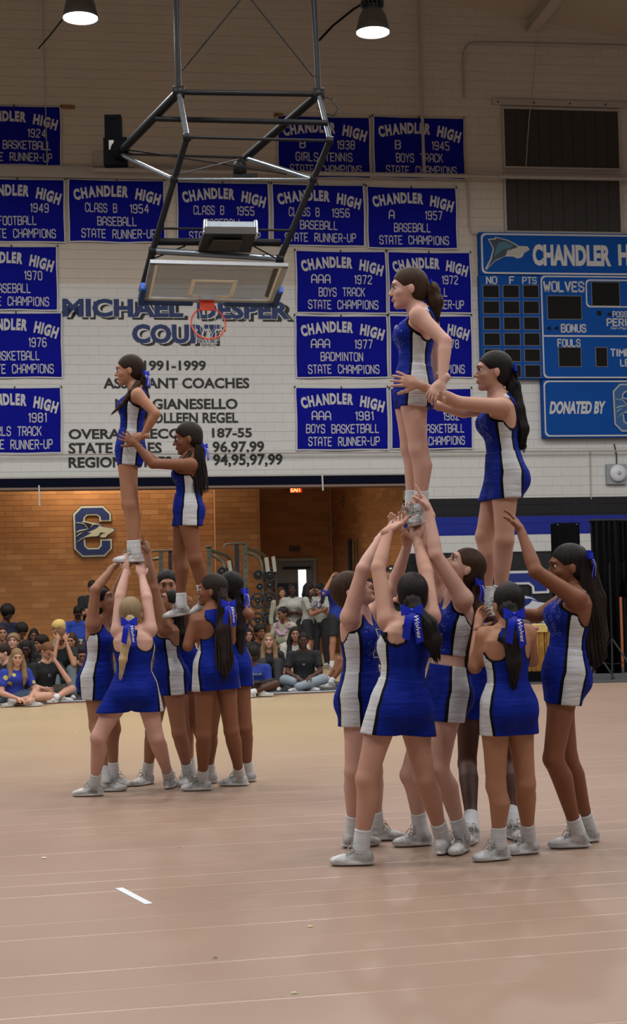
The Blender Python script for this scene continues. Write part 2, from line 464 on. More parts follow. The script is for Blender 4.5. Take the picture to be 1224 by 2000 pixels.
LIPS = {k: mat('lips_' + k, c, .4) for k, c in dict(pale=(.45, .17, .16), fair=(.40, .15, .13), tan=(.30, .11, .09), brown=(.16, .055, .045), dark=(.08, .03, .028), olive=(.26, .1, .08)).items()}
HR = {'black': hair_mat('hair_black', (.008, .007, .008), (.02, .017, .016)), 'brown': hair_mat('hair_brown', (.024, .013, .008), (.058, .032, .019)),
      'dkbrown': hair_mat('hair_dark_brown', (.014, .009, .007), (.035, .02, .014)), 'blonde': hair_mat('hair_blonde', (.36, .25, .12), (.62, .48, .28)),
      'ltbrown': hair_mat('hair_light_brown', (.15, .09, .045), (.26, .17, .09)), 'ashblonde': hair_mat('hair_ash_blonde', (.16, .11, .06), (.30, .22, .13)),
      'braid': hair_mat('hair_braided', (.010, .008, .008), (.035, .024, .02), (150, 150, 40)), 'yellow': hair_mat('hair_yellow', (.50, .33, .09), (.68, .48, .17), (60, 60, 60)),
      'curl': hair_mat('hair_curly_black', (.006, .005, .005), (.02, .014, .011), (70, 70, 70)), 'auburn': hair_mat('hair_auburn', (.10, .045, .02), (.17, .08, .04))}
# ------------------------------------------------------------ lettering
_tc = {}
def text_mesh(s, size=1., bold=0., shear=0., align='LEFT', ext=0., space=1.):
    k = (s, size, bold, shear, align, ext, space)
    if k in _tc: return _tc[k]
    cu = bpy.data.curves.new('t', 'FONT'); cu.body = s; cu.size = size; cu.offset = bold; cu.shear = shear; cu.align_x = align
    cu.extrude = ext; cu.resolution_u = 3; cu.space_character = space
    o = bpy.data.objects.new('t', cu); COL.objects.link(o)
    dg = bpy.context.evaluated_depsgraph_get(); me = bpy.data.meshes.new_from_object(o.evaluated_get(dg))
    bpy.data.objects.remove(o); bpy.data.curves.remove(cu)
    vs = [v.co.copy() for v in me.vertices]; fs = [tuple(p.vertices) for p in me.polygons]
    bpy.data.meshes.remove(me); _tc[k] = (vs, fs); return vs, fs
def words(vs, fs, gap=.24):
    # split one line of lettering into its words
    iv = sorted((min(vs[i][0] for i in f), max(vs[i][0] for i in f)) for f in fs); cuts = []; e = iv[0][1]
    for a, b in iv[1:]:
        if a - e > gap: cuts.append((a + e) / 2)
        e = max(e, b)
    out = {}
    for f in fs: out.setdefault(sum(c < vs[f[0]][0] for c in cuts), []).append(f)
    res = []
    for k in sorted(out):
        ids = sorted({i for f in out[k] for i in f}); mp = {i: j for j, i in enumerate(ids)}
        res.append(([vs[i] for i in ids], [tuple(mp[i] for i in f) for f in out[k]]))
    return res
def text_objs(s, o, ex, ey, w, h, bold, shear, make):
    vs, fs = text_mesh(s, 1., bold, shear); a = min(v.x for v in vs); b = max(v.x for v in vs); c = min(v.y for v in vs); d = max(v.y for v in vs)
    kx = w / (b - a); ky = h / (d - c); o = Vector(o); ex = Vector(ex); ey = Vector(ey)
    for v2, f2 in words(vs, fs):
        mb = MB(); mb.add([o + ex * ((v[0] - a) * kx) + ey * ((v[1] - c) * ky) for v in v2], f2); make(mb)
def put_text(mb, s, o, ex, ey, w=None, h=None, bold=0., shear=0., mi=0, space=1., x0=0.):
    """fit string into box of width w and cap height h with lower left corner o"""
    vs, fs = text_mesh(s, 1., bold, shear, space=space)
    if not vs: return
    a = min(v.x for v in vs); b = max(v.x for v in vs); c = min(v.y for v in vs); d = max(v.y for v in vs)
    kx = w / (b - a) if w else 1; ky = h / (d - c) if h else kx
    if not w: kx = ky
    o = Vector(o); ex = Vector(ex); ey = Vector(ey)
    mb.add([o + ex * ((v.x - a) * kx) + ey * ((v.y - c) * ky) for v in vs], fs, mi)
# ------------------------------------------------------------ figure to objects
ROOT_NAME = 'person'
def mk(name, fn, lo, hi, h, mt, root, rl, attr=None):
    v, f = polygonise(fn, lo, hi, h)
    if len(v) == 0: return None
    at = attr(v.astype(np.float32)) if attr else None
    me = np_mesh(name, v - rl, f, at)
    return link(name, me, mt, root)
def cloth_attr(fg, top, mid=1.57, hw=.40, tw=.14):
    def a(v):
        t, x, y = fg.torso_local(v)
        g = fg.g
        y = y - np.interp(t, TT, TC) * g
        rx = np.interp(t, TT, TX); ry = np.interp(t, TT, TY)
        if not top: rx = np.full(len(t), .17); ry = np.full(len(t), .13)
        an = np.arctan2(x / rx, y / ry)
        w = np.full(len(v), hw); tr = np.full(len(v), tw)
        r = np.zeros(len(v))
        if top:
            ah = np.minimum(*[cone(v, fg.J['sh' + i], fg.J['el' + i], [0, 1], [0, 0]) for i in 'LR'])
            nk = cone(v, fg.J['neck'] - fg.ax * .05, fg.J['neck'] + fg.ax * .1, [0, 1], [0, 0])
            bl = np.minimum(*[cone(v, a_, c_, [0, 1], [0, 0]) for a_, c_ in fg._blade]); r = (((ah < .087 * fg.g) & (t > .60)) | (bl < .078 * fg.S)).astype(float)
            w = np.where(t < .24, hw, w + .05 * (t - .3))
        return dict(ang=np.abs(an), tt=t, mid=np.full(len(v), mid), hw=w, tw=tr, rim=r)
    return a
def bbox(pts, pad):
    a = np.stack(pts); return a.min(0) - pad, a.max(0) + pad
def strand_fn(pts, rs, flat=None):
    pts = [A3(p) for p in pts]
    def f(p):
        d = None
        for q, (a, b, r0, r1) in enumerate(zip(pts, pts[1:], rs, rs[1:])):
            e = cone(p, a, b, [0, 1], [r0, r1]); t = nrm(b - a); x = nrm(np.cross(t, np.array([.3, 1, .1], np.float32))); y = np.cross(t, x)
            v = p - a; ph = np.arctan2(v @ x, v @ y); h = (v @ t) * 9 + q
            e = e + .10 * max(r0, r1) * (np.sin(ph * 7 + h) * .6 + np.sin(ph * 13 - h * 1.7) * .4)
            d = e if d is None else smin(d, e, .02)
        return d
    return f
def hair_cap(fg, style='tied'):
    def f(p):
        x, y, z = fg.hl(p); q = np.stack([x, y, z], 1); I = np.eye(3, dtype=np.float32)
        E = lambda c, r: ell(q, np.array(c, np.float32), I[0], I[1], I[2], r)
        qa = np.stack([np.abs(x), y, z], 1); Ea = lambda c, r: ell(qa, np.array(c, np.float32), I[0], I[1], I[2], r)
        gr = 0
        if style == 'afro': d = E((0, -.03, .045), (.125, .125, .115))
        elif style == 'curly': d = E((0, -.016, .035), (.098, .115, .098))
        else: d = E((0, -.015, .0255), (.0785, .0995, .0915))
        if style == 'short': d = smin(d, E((0, -.05, -.02), (.062, .052, .062)), .03); d = np.maximum(d, -(z + .07))
        else: d = smin(d, E((0, -.045, -.03), (.064, .058, .062)), .03)
        if style == 'long':
            d = smin(d, Ea((.062, -.02, -.07), (.034, .05, .10)), .02)
        d = smax(d, -E((0, .092, -.058), (.098 if style != 'long' else .062, .088, .108)), .006)
        if style != 'long' and style != 'afro': d = smax(d, -Ea((.088, .008, -.034), (.034, .040, .040)), .006)
        return d * fg.S * fg.hs
    return f
def skull_parts(fg, root, rl, skin, hair, seg=10, eyes=True, look=None):
    """eyes, eyebrows, lips as small meshes on the face"""
    k = fg.S * fg.hs; H = fg.J['head']
    def w(x, y, z): return Vector(H + (fg.hsd * x + fg.hf * y + fg.hu * z) * k) - Vector(rl)
    for sx in (1, -1):
        mb = MB(); c = w(.031 * sx, .0725, -.003)
        d = Vector(fg.hf * .97 + fg.hsd * .12 * sx).normalized()
        mb.lathe(c - d * .012 * k, [(0.0001, 0), (.009 * k, .004 * k), (.0118 * k, .012 * k), (.0105 * k, .018 * k), (.0066 * k, .0218 * k)], 10, d, 0)
        mb.lathe(c - d * .012 * k, [(.0084 * k, .0204 * k), (.0050 * k, .0236 * k), (.0001, .0244 * k)], 10, d, 1)
        mb.build('eye', [M_EYEW, M_IRIS], root)
        mb = MB(); mb.tube([w(.012 * sx, .0945, .017), w(.024 * sx, .0935, .022), w(.036 * sx, .0865, .022), w(.047 * sx, .0755, .015)], .003 * k, 6, rr=[.0018 * k, .0026 * k, .0024 * k, .0010 * k])
        mb.build('eyebrow', M_BROW, root)
        mb = MB(); mb.tube([w(.018 * sx, .0885, .004), w(.026 * sx, .0925, .009), w(.036 * sx, .0905, .0085), w(.0455 * sx, .082, .001)], .0019 * k, 5)
        mb.build('eyelash', M_IRIS, root)
    mb = MB()
    for dz, r in ((.0036, .0046), (-.005, .0055)):
        mb.tube([w(-.022, .081, -.063 + .002), w(-.011, .0905, -.063 + dz), w(0, .0925, -.063 + dz * .8), w(.011, .0905, -.063 + dz), w(.022, .081, -.063 + .002)], r * k, 6, rr=[.001 * k, r * k, r * .95 * k, r * k, .001 * k])
    mb.build('lips', LIPS[skin], root)
def bow(root, rl, c, n, up, k=1., word=True):
    c = Vector(c) - Vector(rl); n = Vector(n).normalized(); up = Vector(up); up = (up - n * up.dot(n)).normalized(); s = up.cross(n)
    mb = MB()
    for sg in (1, -1):
        # folded loop
        N = 10; vs = []; 
        for i in range(N + 1):
            a = math.pi * 2 * i / N
            x = .006 + .042 * (1 - math.cos(a)) / 2; d = .013 * math.sin(a)
            wd = .009 + .017 * (1 - math.cos(a)) / 2
            for e in (-1, 1): vs.append(c + s * sg * x * k + n * (d + .010) * k + up * (e * wd + .006 * (1 - math.cos(a)) / 2) * k)
        fs = [(2 * i, 2 * i + 1, 2 * i + 3, 2 * i + 2) for i in range(N)]
        mb.add(vs, fs, 0, True)
    mb.lathe(c + n * .006 * k - s * .009 * k, [(.0001, -.001), (.012 * k, 0), (.012 * k, .018 * k), (.0001, .019 * k)], 8, s, 0)
    b = mb.build('bow', M_BOW, root, fixn=False)
    for sg, L, tilt in ((-1, .12, -.16), (1, .135, .14)):
        mb = MB(); d = (-up + s * tilt).normalized(); x = d.cross(n).normalized()
        vs = []
        for i in range(7):
            t = i / 6; q = c + s * sg * .012 * k + d * L * t * k + n * (.012 + .012 * math.sin(t * 4)) * k
            for e in (-1, 1): vs.append(q + x * e * .0165 * k + (d * .01 * k if i == 6 and e == sg else Vector()))
        mb.add(vs, [(2 * i, 2 * i + 1, 2 * i + 3, 2 * i + 2) for i in range(6)], 0, True)
        tl = mb.build('bow_tail', M_BOW, b, fixn=False)
        if word and sg == 1:
            mb = MB(); xx = -x if x.dot(s) < 0 else x
            vs, fs = text_mesh('Wolves', 1., .012, .35)
            a = max(v.x for v in vs)
            def mp(v):
                t = .12 + v.x / a * .78
                return c + s * sg * .012 * k + d * L * t * k + n * (.0150 + .012 * math.sin(t * 4)) * k + xx * (v.y - .33) * .026 * k
            mb.add([mp(v) for v in vs], fs, 0)
            mb.build('lettering', M_WHITE, b, fixn=False)
    return b
def shoe_and_sock(fg, i, root, rl, h, toe, sole=None, laces=True, tilt=0., sockh=.10, white=False):
    J = fg.J; a, kn = J['an' + i], J['kn' + i]; S = fg.S
    fd = nrm(toe); 
    up = nrm(np.cross(fd, np.cross(UP, fd))); sd = np.cross(fd, up)
    o = a - up * .085 * S if sole is None else A3(sole)
    I3 = (sd, fd, up)
    Q = lambda x, y, z: o + (sd * x + fd * y + up * z) * S
    col0 = a + nrm(kn - a) * .015 * S
    def f(p):
        q = (p - o) / S; z = q @ up
        d = ell(p, Q(0, -.026, .036), sd, fd, up, (.031 * S, .037 * S, .040 * S))
        d = smin(d, cone(p, Q(0, -.010, .05), Q(0, .088, .027), [0, 1], [.034 * S, .026 * S]), .02)
        d = smin(d, ell(p, Q(.003, .102, .023), sd, fd, up, (.038 * S, .058 * S, .026 * S)), .025)
        d = smin(d, ell(p, Q(0, .040, .014), sd, fd, up, (.036 * S, .112 * S, .017 * S)), .010)
        d = smin(d, cone(p, Q(0, -.010, .05), col0 - up * .02 * S, [0, 1], [.035 * S, .036 * S]), .015)
        return np.maximum(d, -z * S)
    at = lambda v: dict(sz=((v - o) @ up) / S)
    lo, hi = bbox([Q(0, -.1, 0), Q(0, .2, 0), Q(.06, 0, 0), Q(-.06, 0, 0), Q(0, 0, .14), col0 + .05, col0 - .05], .03)
    sh = mk('shoe', f, lo, hi, h * .62, M_SHOE, root, rl, at)
    d0 = nrm(kn - a); s1 = a + d0 * (sockh + .03) * S; g = fg.g
    def fs(p):
        tt = (p - a) @ d0
        d = fg.leg(p, i, .0045 * S) + .0012 * np.sin(tt * 420)
        d = smin(d, cone(p, a - d0 * .02, a + d0 * .04 * S, [0, 1], [.036 * S, .034 * S]), .02)
        return np.maximum(np.maximum(d, tt - (sockh) * S), -tt - .03)
    lo, hi = bbox([a, s1], .075)
    sk = mk('sock', fs, lo, hi, h * .62, M_SOCK, root, rl)
    if laces and sh:
        mb = MB(); R_ = Vector(rl)
        for j in range(4):
            y = .022 + j * .018; z = .087 - j * .0110
            for sg in (1, -1):
                mb.tube([Vector(Q(-.024 * sg, y, z - .006)) - R_, Vector(Q(0, y + .006, z + .004)) - R_, Vector(Q(.024 * sg, y + .014, z - .012)) - R_], .0026 * S, 5)
        for sg in (1, -1):
            mb.tube([Vector(Q(0, .020, .091)) - R_, Vector(Q(.018 * sg, .035, .115)) - R_, Vector(Q(.036 * sg, .048, .108)) - R_, Vector(Q(.034 * sg, .045, .085)) - R_, Vector(Q(.012 * sg, .028, .092)) - R_], .0024 * S, 5)
            mb.tube([Vector(Q(0, .020, .091)) - R_, Vector(Q(.022 * sg, .06, .092)) - R_, Vector(Q(.040 * sg, .075, .06)) - R_], .0024 * S, 5)
        mb.build('laces', M_LACEW if white else M_LACE, sh)
def build_cheer(sp):
    """sp: dict in photograph pixels with depths, see the list below"""
    D = sp['D']; S = sp.get('S', 1.); h = sp.get('h', .008)
    J = {}
    J['pel'] = A3(P(*sp['pel'], D)); J['neck'] = A3(P(*sp['neck'][:2], D + sp['neck'][2]))
    J['head'] = A3(P(*sp['head'][:2], D + sp['head'][2]))
    floor = []
    toes = {}
    for i in 'LR':
        (ex, ey, ed), (wx, wy, wd) = sp['arm' + i][:2]
        J['el' + i] = A3(P(ex, ey, D + ed)); J['wr' + i] = A3(P(wx, wy, D + wd))
        if 'sh' + i in sp: x, y, d = sp['sh' + i]; J['sh' + i] = A3(P(x, y, D + d))
        (kx, ky, kd), ft = sp['leg' + i]
        J['kn' + i] = A3(P(kx, ky, D + kd))
        if len(ft) == 3: g = G(ft[0], ft[1]); J['an' + i] = A3(g + Vector((0, 0, .085 * S))); toes[i] = ang_dir(ft[2])
        else: J['an' + i] = A3(P(ft[0], ft[1], D + ft[2])); toes[i] = ang_dir(ft[3], ft[4] if len(ft) > 4 else 0)
    fg = Fig(J, S, sp.get('fat', 1.), ang_dir(sp['face']), ang_dir(sp.get('sface', sp['face'])), ang_dir(*sp['look']),
             hs=sp.get('hs', 1.)) if not sp.get('headup') else Fig(J, S, sp.get('fat', 1.), ang_dir(sp['face']), ang_dir(sp.get('sface', sp['face'])), ang_dir(*sp['look']), A3(sp['headup']), hs=sp.get('hs', 1.))
    J = fg.J; fg._bind = True
    if sp.get('dbg'):
        ln = lambda a, b: round(float(np.linalg.norm(J[a] - J[b])), 2)
        print('BONES', sp['id'], 'tor', ln('pel', 'neck'), 'nh', ln('neck', 'head'), *[(i, 'ua', ln('sh' + i, 'el' + i), 'fa', ln('el' + i, 'wr' + i), 'th', ln('hip' + i, 'kn' + i), 'sh', ln('kn' + i, 'an' + i)) for i in 'LR'])
    base_z = 0.0 if len(sp['legL'][1]) == 3 else float(min(J['anL'][2], J['anR'][2]) - .09)
    rl = np.array([J['pel'][0], J['pel'][1], base_z], np.float32)
    root = empty('cheerleader', rl, sp['label'], 'person', sp.get('group'))
    skin = SK[sp['skin']]
    # ---- body: torso and limbs, then finer hands and head, all one mesh
    pts = list(J.values()); lo, hi = bbox(pts, .17)
    fns = [(lambda p: bodyfn(fg, p), lo, hi, h)]
    hb = J['head']
    fns.append((lambda p: smin(fg.headd(p), fg.neckd(p), .012), hb - .17 * S, hb + .17 * S, h * .5))
    for i in 'LR':
        t = tuple(sp['arm' + i][2]) + tuple(sp['arm' + i][3:])     # tip px, py, dd, palm normal, thumb side, kind
        tip = A3(P(t[0], t[1], D + t[2])); d = nrm(tip - J['wr' + i]); f, c = make_hand(J['wr' + i], d, np.array(t[3], np.float32), S, t[4], t[5])
        fns.append((f, c - .125 * S, c + .125 * S, max(.0036, h * .44)))
    V = []; Fc = []; n = 0
    for f, a, b, hh in fns:
        v, fc = polygonise(f, a, b, hh); V.append(v); Fc.append(fc + n); n += len(v)
    me = np_mesh('body', np.concatenate(V) - rl, np.concatenate(Fc)); link('body', me, skin, root)
    skull_parts(fg, root, rl, sp['skin'], sp['hair'])
    # ---- uniform
    def strap(p):
        d = 9.
        for i in 'LR':
            d = np.minimum(d, cone(p, J['neck'] * .52 + J['sh' + i] * .48 - fg.ax * .03, J['neck'] * .30 + J['sh' + i] * .70 - fg.ax * .11, [0, 1], [.046 * fg.g, .05 * fg.g]))
        return d
    tend = sp.get('topend', .20); fb = np.cross(fg.ss_, fg.ax)
    fg._blade = [(J['sh' + i] - fb * .045 * S, J['sh' + i] * .88 + J['neck'] * .12 - fb * .085 * S - fg.ax * .075 * S) for i in 'LR']
    def top(p):
        t, x, y = fg.torso_local(p)
        d = fg.torso(p, .007)
        d = smin(d, cone(p, J['neck'] - fg.ax * .02, J['shL'], [0, 1], [.034 * S + .005, .040 * S + .005]), .03)
        d = smin(d, cone(p, J['neck'] - fg.ax * .02, J['shR'], [0, 1], [.034 * S + .005, .040 * S + .005]), .03)
        for i in 'LR':
            a, e = J['sh' + i], J['el' + i]; u = nrm(e - a)
            d = smax(d, -(cone(p, a - u * .0, a + u * .16, [0, 1], [.074 * fg.g, .078 * fg.g])), .01)
        for a_, c_ in fg._blade: d = smax(d, -(cone(p, a_, c_, [0, 1], [.072 * S, .066 * S])), .008)
        # neckline, lower in front
        c = J['neck'] + fg.ax * .02; fs_ = np.cross(fg.ss_, fg.ax)
        d = smax(d, -(cone(p, J['neck'] + fg.ax * .06, J['neck'] - fg.ax * .055 * S + fs_ * .075, [0, 1], [.066 * S, .030 * S])), .01)
        d = np.maximum(d, (tend - t) * fg.L)
        return d
    lo, hi = bbox([J['pel'], J['neck'], J['shL'], J['shR']], .19)
    uni = M_UNS if sp.get('sparkle') else M_UNI
    a_top = cloth_attr(fg, True, sp.get('mid', 1.50), sp.get('hw', .42), sp.get('tw', .15))
    mk('uniform_top', top, lo, hi, h * .8, uni, root, rl, a_top)
    sl = sp.get('skirt', .165) * S
    tdir = fg.ax * .75 + UP * .25; tdir = nrm(tdir)
    fl = nrm(np.cross(fg.hs_, tdir))
    stop = sp.get('skirttop', .27)
    def skirt(p):
        t, x, y = fg.torso_local(p)
        d = fg.torso(p, .011)
        lg = None
        for i in 'LR':
            kk = J['kn' + i]; hh = J['hip' + i]; 
            e = cone(p, hh, hh + (kk - hh) * .6, [0, .3, 1], [.089 * fg.g, .093 * fg.g, .094 * fg.g])
            lg = e if lg is None else smin(lg, e, .09)
        d = smin(d, lg, .035)
        q = p - J['pel']; z = q @ tdir
        d = np.maximum(d, -z - sl)
        d = np.maximum(d, (t - stop) * fg.L)
        return d
    lo, hi = bbox([J['pel'] + fg.ax * .15, J['pel'] - tdir * .2, J['hipL'], J['hipR']], .24)
    mk('skirt', skirt, lo, hi, h * .8, M_UNI, root, rl, cloth_attr(fg, False, sp.get('smid', sp.get('mid', 1.50)), sp.get('shw', .42), .13))
    # ---- hair
    lo, hi = bbox([hb], .16 * S)
    mk('hair', hair_cap(fg, sp.get('hstyle', 'tied')), lo, hi, h * .7, HR[sp['hair']], root, rl)
    for tail in sp.get('tail', []):
        pts = [P(a, b, D + c) for a, b, c, r in tail['pts']]; rs = [q[3] for q in tail['pts']]
        lo, hi = bbox([A3(q) for q in pts], max(rs) + .03)
        tl = mk(tail.get('name', 'ponytail'), strand_fn(pts, rs), lo, hi, h * .7, HR[tail.get('hair', sp['hair'])], root, rl)
        mb = MB(); rg = random.Random(sp['id'])
        for q in range(26):
            a = rg.uniform(0, 6.3); e0 = rg.uniform(.75, 1.02); pp = []
            for j, (pt, r) in enumerate(zip(pts, rs)):
                ax_ = (pts[min(j + 1, len(pts) - 1)] - pts[max(j - 1, 0)]).normalized(); xx = ax_.cross(Vector((.2, 1, 0))).normalized(); yy = ax_.cross(xx)
                rr = max(r, rs[-2] * .55 if j else r) * e0
                pp.append(pt + (xx * math.cos(a + j * .25) + yy * math.sin(a + j * .25)) * rr - Vector(rl))
            dd = (pp[-1] - pp[-2]); pp.append(pp[-1] + dd.normalized() * rg.uniform(.01, .06) + Vector((rg.uniform(-.01, .01), 0, 0)))
            sm = []
            for j in range(len(pp) - 1):
                sm += [pp[j], (pp[j] + pp[j + 1]) / 2]
            sm.append(pp[-1]); mb.tube(sm, .003, 4, rr=[.0034] * (len(sm) - 1) + [.0008])
        if tl: setp(mb.build('loose_strands', HR[tail.get('hair', sp['hair'])], tl), kind='stuff')
    for b in sp.get('braids', []):
        # thin single braids hanging as tubes
        n_, (x0, y0, d0), (x1, y1, d1), spread, rad = b
        mb = MB(); rg = random.Random(sp['id'])
        for q in range(n_):
            u = (q / max(1, n_ - 1) - .5) * 2
            pts = []
            for k in range(7):
                tt = k / 6; w = u * spread * (.35 + .65 * math.sin(min(1, tt * 1.3) * 1.57))
                wd = math.cos(q * 2.4) * spread * .45 * tt / 370
                pts.append(P(x0 + (x1 - x0) * tt + w + rg.uniform(-1, 1), y0 + (y1 - y0) * tt * (1 - abs(u) * .10), D + d0 + (d1 - d0) * tt + wd) - Vector(rl))
            mb.tube(pts, rad, 6, rr=[rad * (1 if k % 2 else .8) for k in range(6)] + [rad * .4])
        mb.build('braids', HR['braid'], root)
    if 'bow' in sp:
        b = sp['bow']; bow(root, rl, P(b[0], b[1], D + b[2]), ang_dir(b[3], 10), (0, 0, 1) if len(b) < 6 else b[5], b[4] * S, word=True)
    for i in 'LR':
        ft = sp['leg' + i][1]
        sole = None
        if len(ft) == 3: sole = G(ft[0], ft[1])
        shoe_and_sock(fg, i, root, rl, h, toes[i], sole, laces=True, sockh=sp.get('sockh', .095))
    if sp.get('emblem'):
        emblem_on(fg, root, rl, top)
    return root
def bodyfn(fg, p):
    d = fg.torso(p); d = smin(d, fg.neckd(p), .03); o = d
    for i in 'LR': o = np.minimum(o, smin(d, fg.arm(p, i), .028))
    for i in 'LR': o = np.minimum(o, smin(d, fg.leg(p, i), .03))
    return o
def emblem_on(fg, root, rl, topfn):
    """the white outlined block C on the chest"""
    Cc = [(-.9, .62), (-.55, 1), (.55, 1), (.9, .62), (.9, .2), (.42, .2), (.42, .42), (.25, .58), (-.25, .58), (-.42, .42), (-.42, -.42), (-.25, -.58), (.25, -.58), (.42, -.42), (.42, -.2), (.9, -.2), (.9, -.62), (.55, -1), (-.55, -1), (-.9, -.62), (-.9, .62)]
    fs_ = np.cross(fg.ss_, fg.ax); mb = MB(); pts = []
    fine = []
    for (a, b), (c, d) in zip(Cc, Cc[1:]):
        for k in range(4): fine.append((a + (c - a) * k / 4, b + (d - b) * k / 4))
    for x, z in fine + fine[:1]:
        o = fg.J['pel'] + fg.ax * (fg.L * .60 + z * .075 * fg.S) + fg.ss_ * (-x) * .052 * fg.S
        ts = np.linspace(0, .25, 120, dtype=np.float32); d = topfn((o[None] + ts[:, None] * fs_[None]).astype(np.float32))
        i = int(np.argmax(d > 0)); pts.append(Vector(o + fs_ * (ts[i] + .0015)) - Vector(rl))
    mb.tube(pts, .0022, 5, caps=False); mb.build('emblem', M_WHITE, root)
# ------------------------------------------------------------ setting materials
def island_mat(name, c1, c2, c3, rough=.8, mode='obj', zpaint=None, bumpsc=60):
    m = mat(name, c1, rough); t = NT(m)
    if mode == 'obj': r = t.n('ShaderNodeObjectInfo').outputs['Random']
    else: r = t.n('ShaderNodeNewGeometry').outputs['Random Per Island']
    c = t.ramp(r, [(0, c1), (.5, c2), (1, c3)])
    tc = t.n('ShaderNodeTexCoord'); geo = t.n('ShaderNodeNewGeometry')
    nz = t.noise(.9, 3, geo.outputs['Position'])
    c = t.mix(t.math('MULTIPLY', nz, .35), c, tuple(x * .62 for x in c2))
    if zpaint:
        sx = t.n('ShaderNodeSeparateXYZ'); t.l(geo.outputs['Position'], sx.inputs[0])
        for z0, z1, col, umin in zpaint:
            f = t.math('MULTIPLY', t.math('GREATER_THAN', sx.outputs[2], z0), t.math('LESS_THAN', sx.outputs[2], z1))
            if umin is not None: f = t.math('MULTIPLY', f, t.math('GREATER_THAN', sx.outputs[0], umin))
            if umin is None: col2 = t.mix(t.math('MULTIPLY', nz, .3), col, tuple(x * .7 for x in col)); c = t.mix(f, c, col2)
            else: c = t.mix(f, c, col)
    t.col(c); t.bump(t.noise(bumpsc, 2, geo.outputs['Position']), .25, .004)
    return m
M_STEEL = mottled('black_steel', (.005, .005, .006), (.012, .012, .014), 9, .5, .1, 0, spec=.2)
M_STEELG = mottled('bare_steel', (.22, .25, .28), (.12, .14, .16), 12, .3, .1, .8)
M_PIPE = mottled('painted_pipe', (.42, .39, .35), (.33, .30, .27), 5, .6, .1)
M_BLACK = mottled('black_fabric', (.003, .003, .004), (.006, .006, .007), 5, .95, .2, spec=.05)
M_BAN = mottled('banner_blue', (.006, .008, .29), (.004, .006, .20), 2.2, .8, .25, dist=.01, spec=.08)
M_BANT = mat('banner_white', (.50, .50, .52), .8)
M_SB = mottled('scoreboard_blue', (.003, .070, .33), (.003, .058, .28), 3, .6, 0, spec=.12)
M_SBW = mat('scoreboard_white', (.50, .50, .50), .5); M_DARK = mottled('dark_display', (.008, .007, .007), (.013, .012, .011), 30, .6, .1, spec=.1)
M_SBL = mat('display_edge', (.16, .17, .16), .6)
M_NAVY = mat('navy_paint', (.010, .028, .12), .6); M_INK = mat('black_paint', (.012, .012, .013), .6)
# pixel row heights on the wall
vz = lambda px, py: WP(px, py)[1]
u_j, v_h = WP(792, 945)[0], vz(400, 946)
z_top, z_blk, z_blu, z_wht, z_pad = vz(400, 556), vz(1100, 971), vz(1100, 1007), vz(1100, 1043), vz(1100, 1076)
WHITE_P = (.62, .62, .60)
ZP = [(0, z_top, WHITE_P, None), (z_blu, z_blk, (.010, .010, .012), 1.9), (z_wht, z_blu, (.008, .020, .25), 1.9), (0, z_pad, (.006, .006, .008), 1.9)]
BW = ((.56, .50, .43), (.565, .505, .435), (.555, .495, .425))
M_BLK_O = island_mat('painted_block', *BW, mode='obj', zpaint=ZP); M_BLK_S = island_mat('painted_block_joined', *BW, mode='isl', zpaint=ZP)
M_JOINT = island_mat('painted_joint', *[tuple(x * .80 for x in c) for c in BW], mode='obj', zpaint=[(a, b, tuple(x * .80 for x in c), d) for a, b, c, d in ZP])
OR = ((.50, .215, .070), (.40, .165, .055), (.55, .26, .095))
M_BR_O = island_mat('orange_brick', *OR, mode='obj'); M_BR_S = island_mat('orange_brick_joined', *OR, mode='isl')
M_MORT = mottled('brick_mortar', (.44, .25, .12), (.36, .2, .09), 6, .9, .2)
def wempty(name, u, v, y=0, **k):
    o = empty(name, (0, 0, 0), **k); o.matrix_world = WM @ Matrix.Translation((u, y, v)); return o
def wpos(u, v, y=0): return WM @ Vector((u, y, v))
def wbuild(mb, name, mt, parent=None, label=None, cat=None, group=None, kind=None, fixn=True):
    """mb in wall coordinates (x along, y into wall, z up); parent must sit at the wall frame"""
    o = mb.build(name, mt, parent, fixn=fixn)
    if parent is None: o.matrix_world = WM.copy()
    return setp(o, label, cat, group, kind)
def wroot(name, label, cat, group=None, u=0, v=0):
    return wempty(name, u, v, label=label, cat=cat, group=group)
def rect(x0, y0, x1, y1, off=0.):
    xm, ym = (x0 + x1) / 2, (y0 + y1) / 2
    return WP(x0, ym, off)[0], WP(x1, ym, off)[0], WP(xm, y1, off)[1], WP(xm, y0, off)[1]
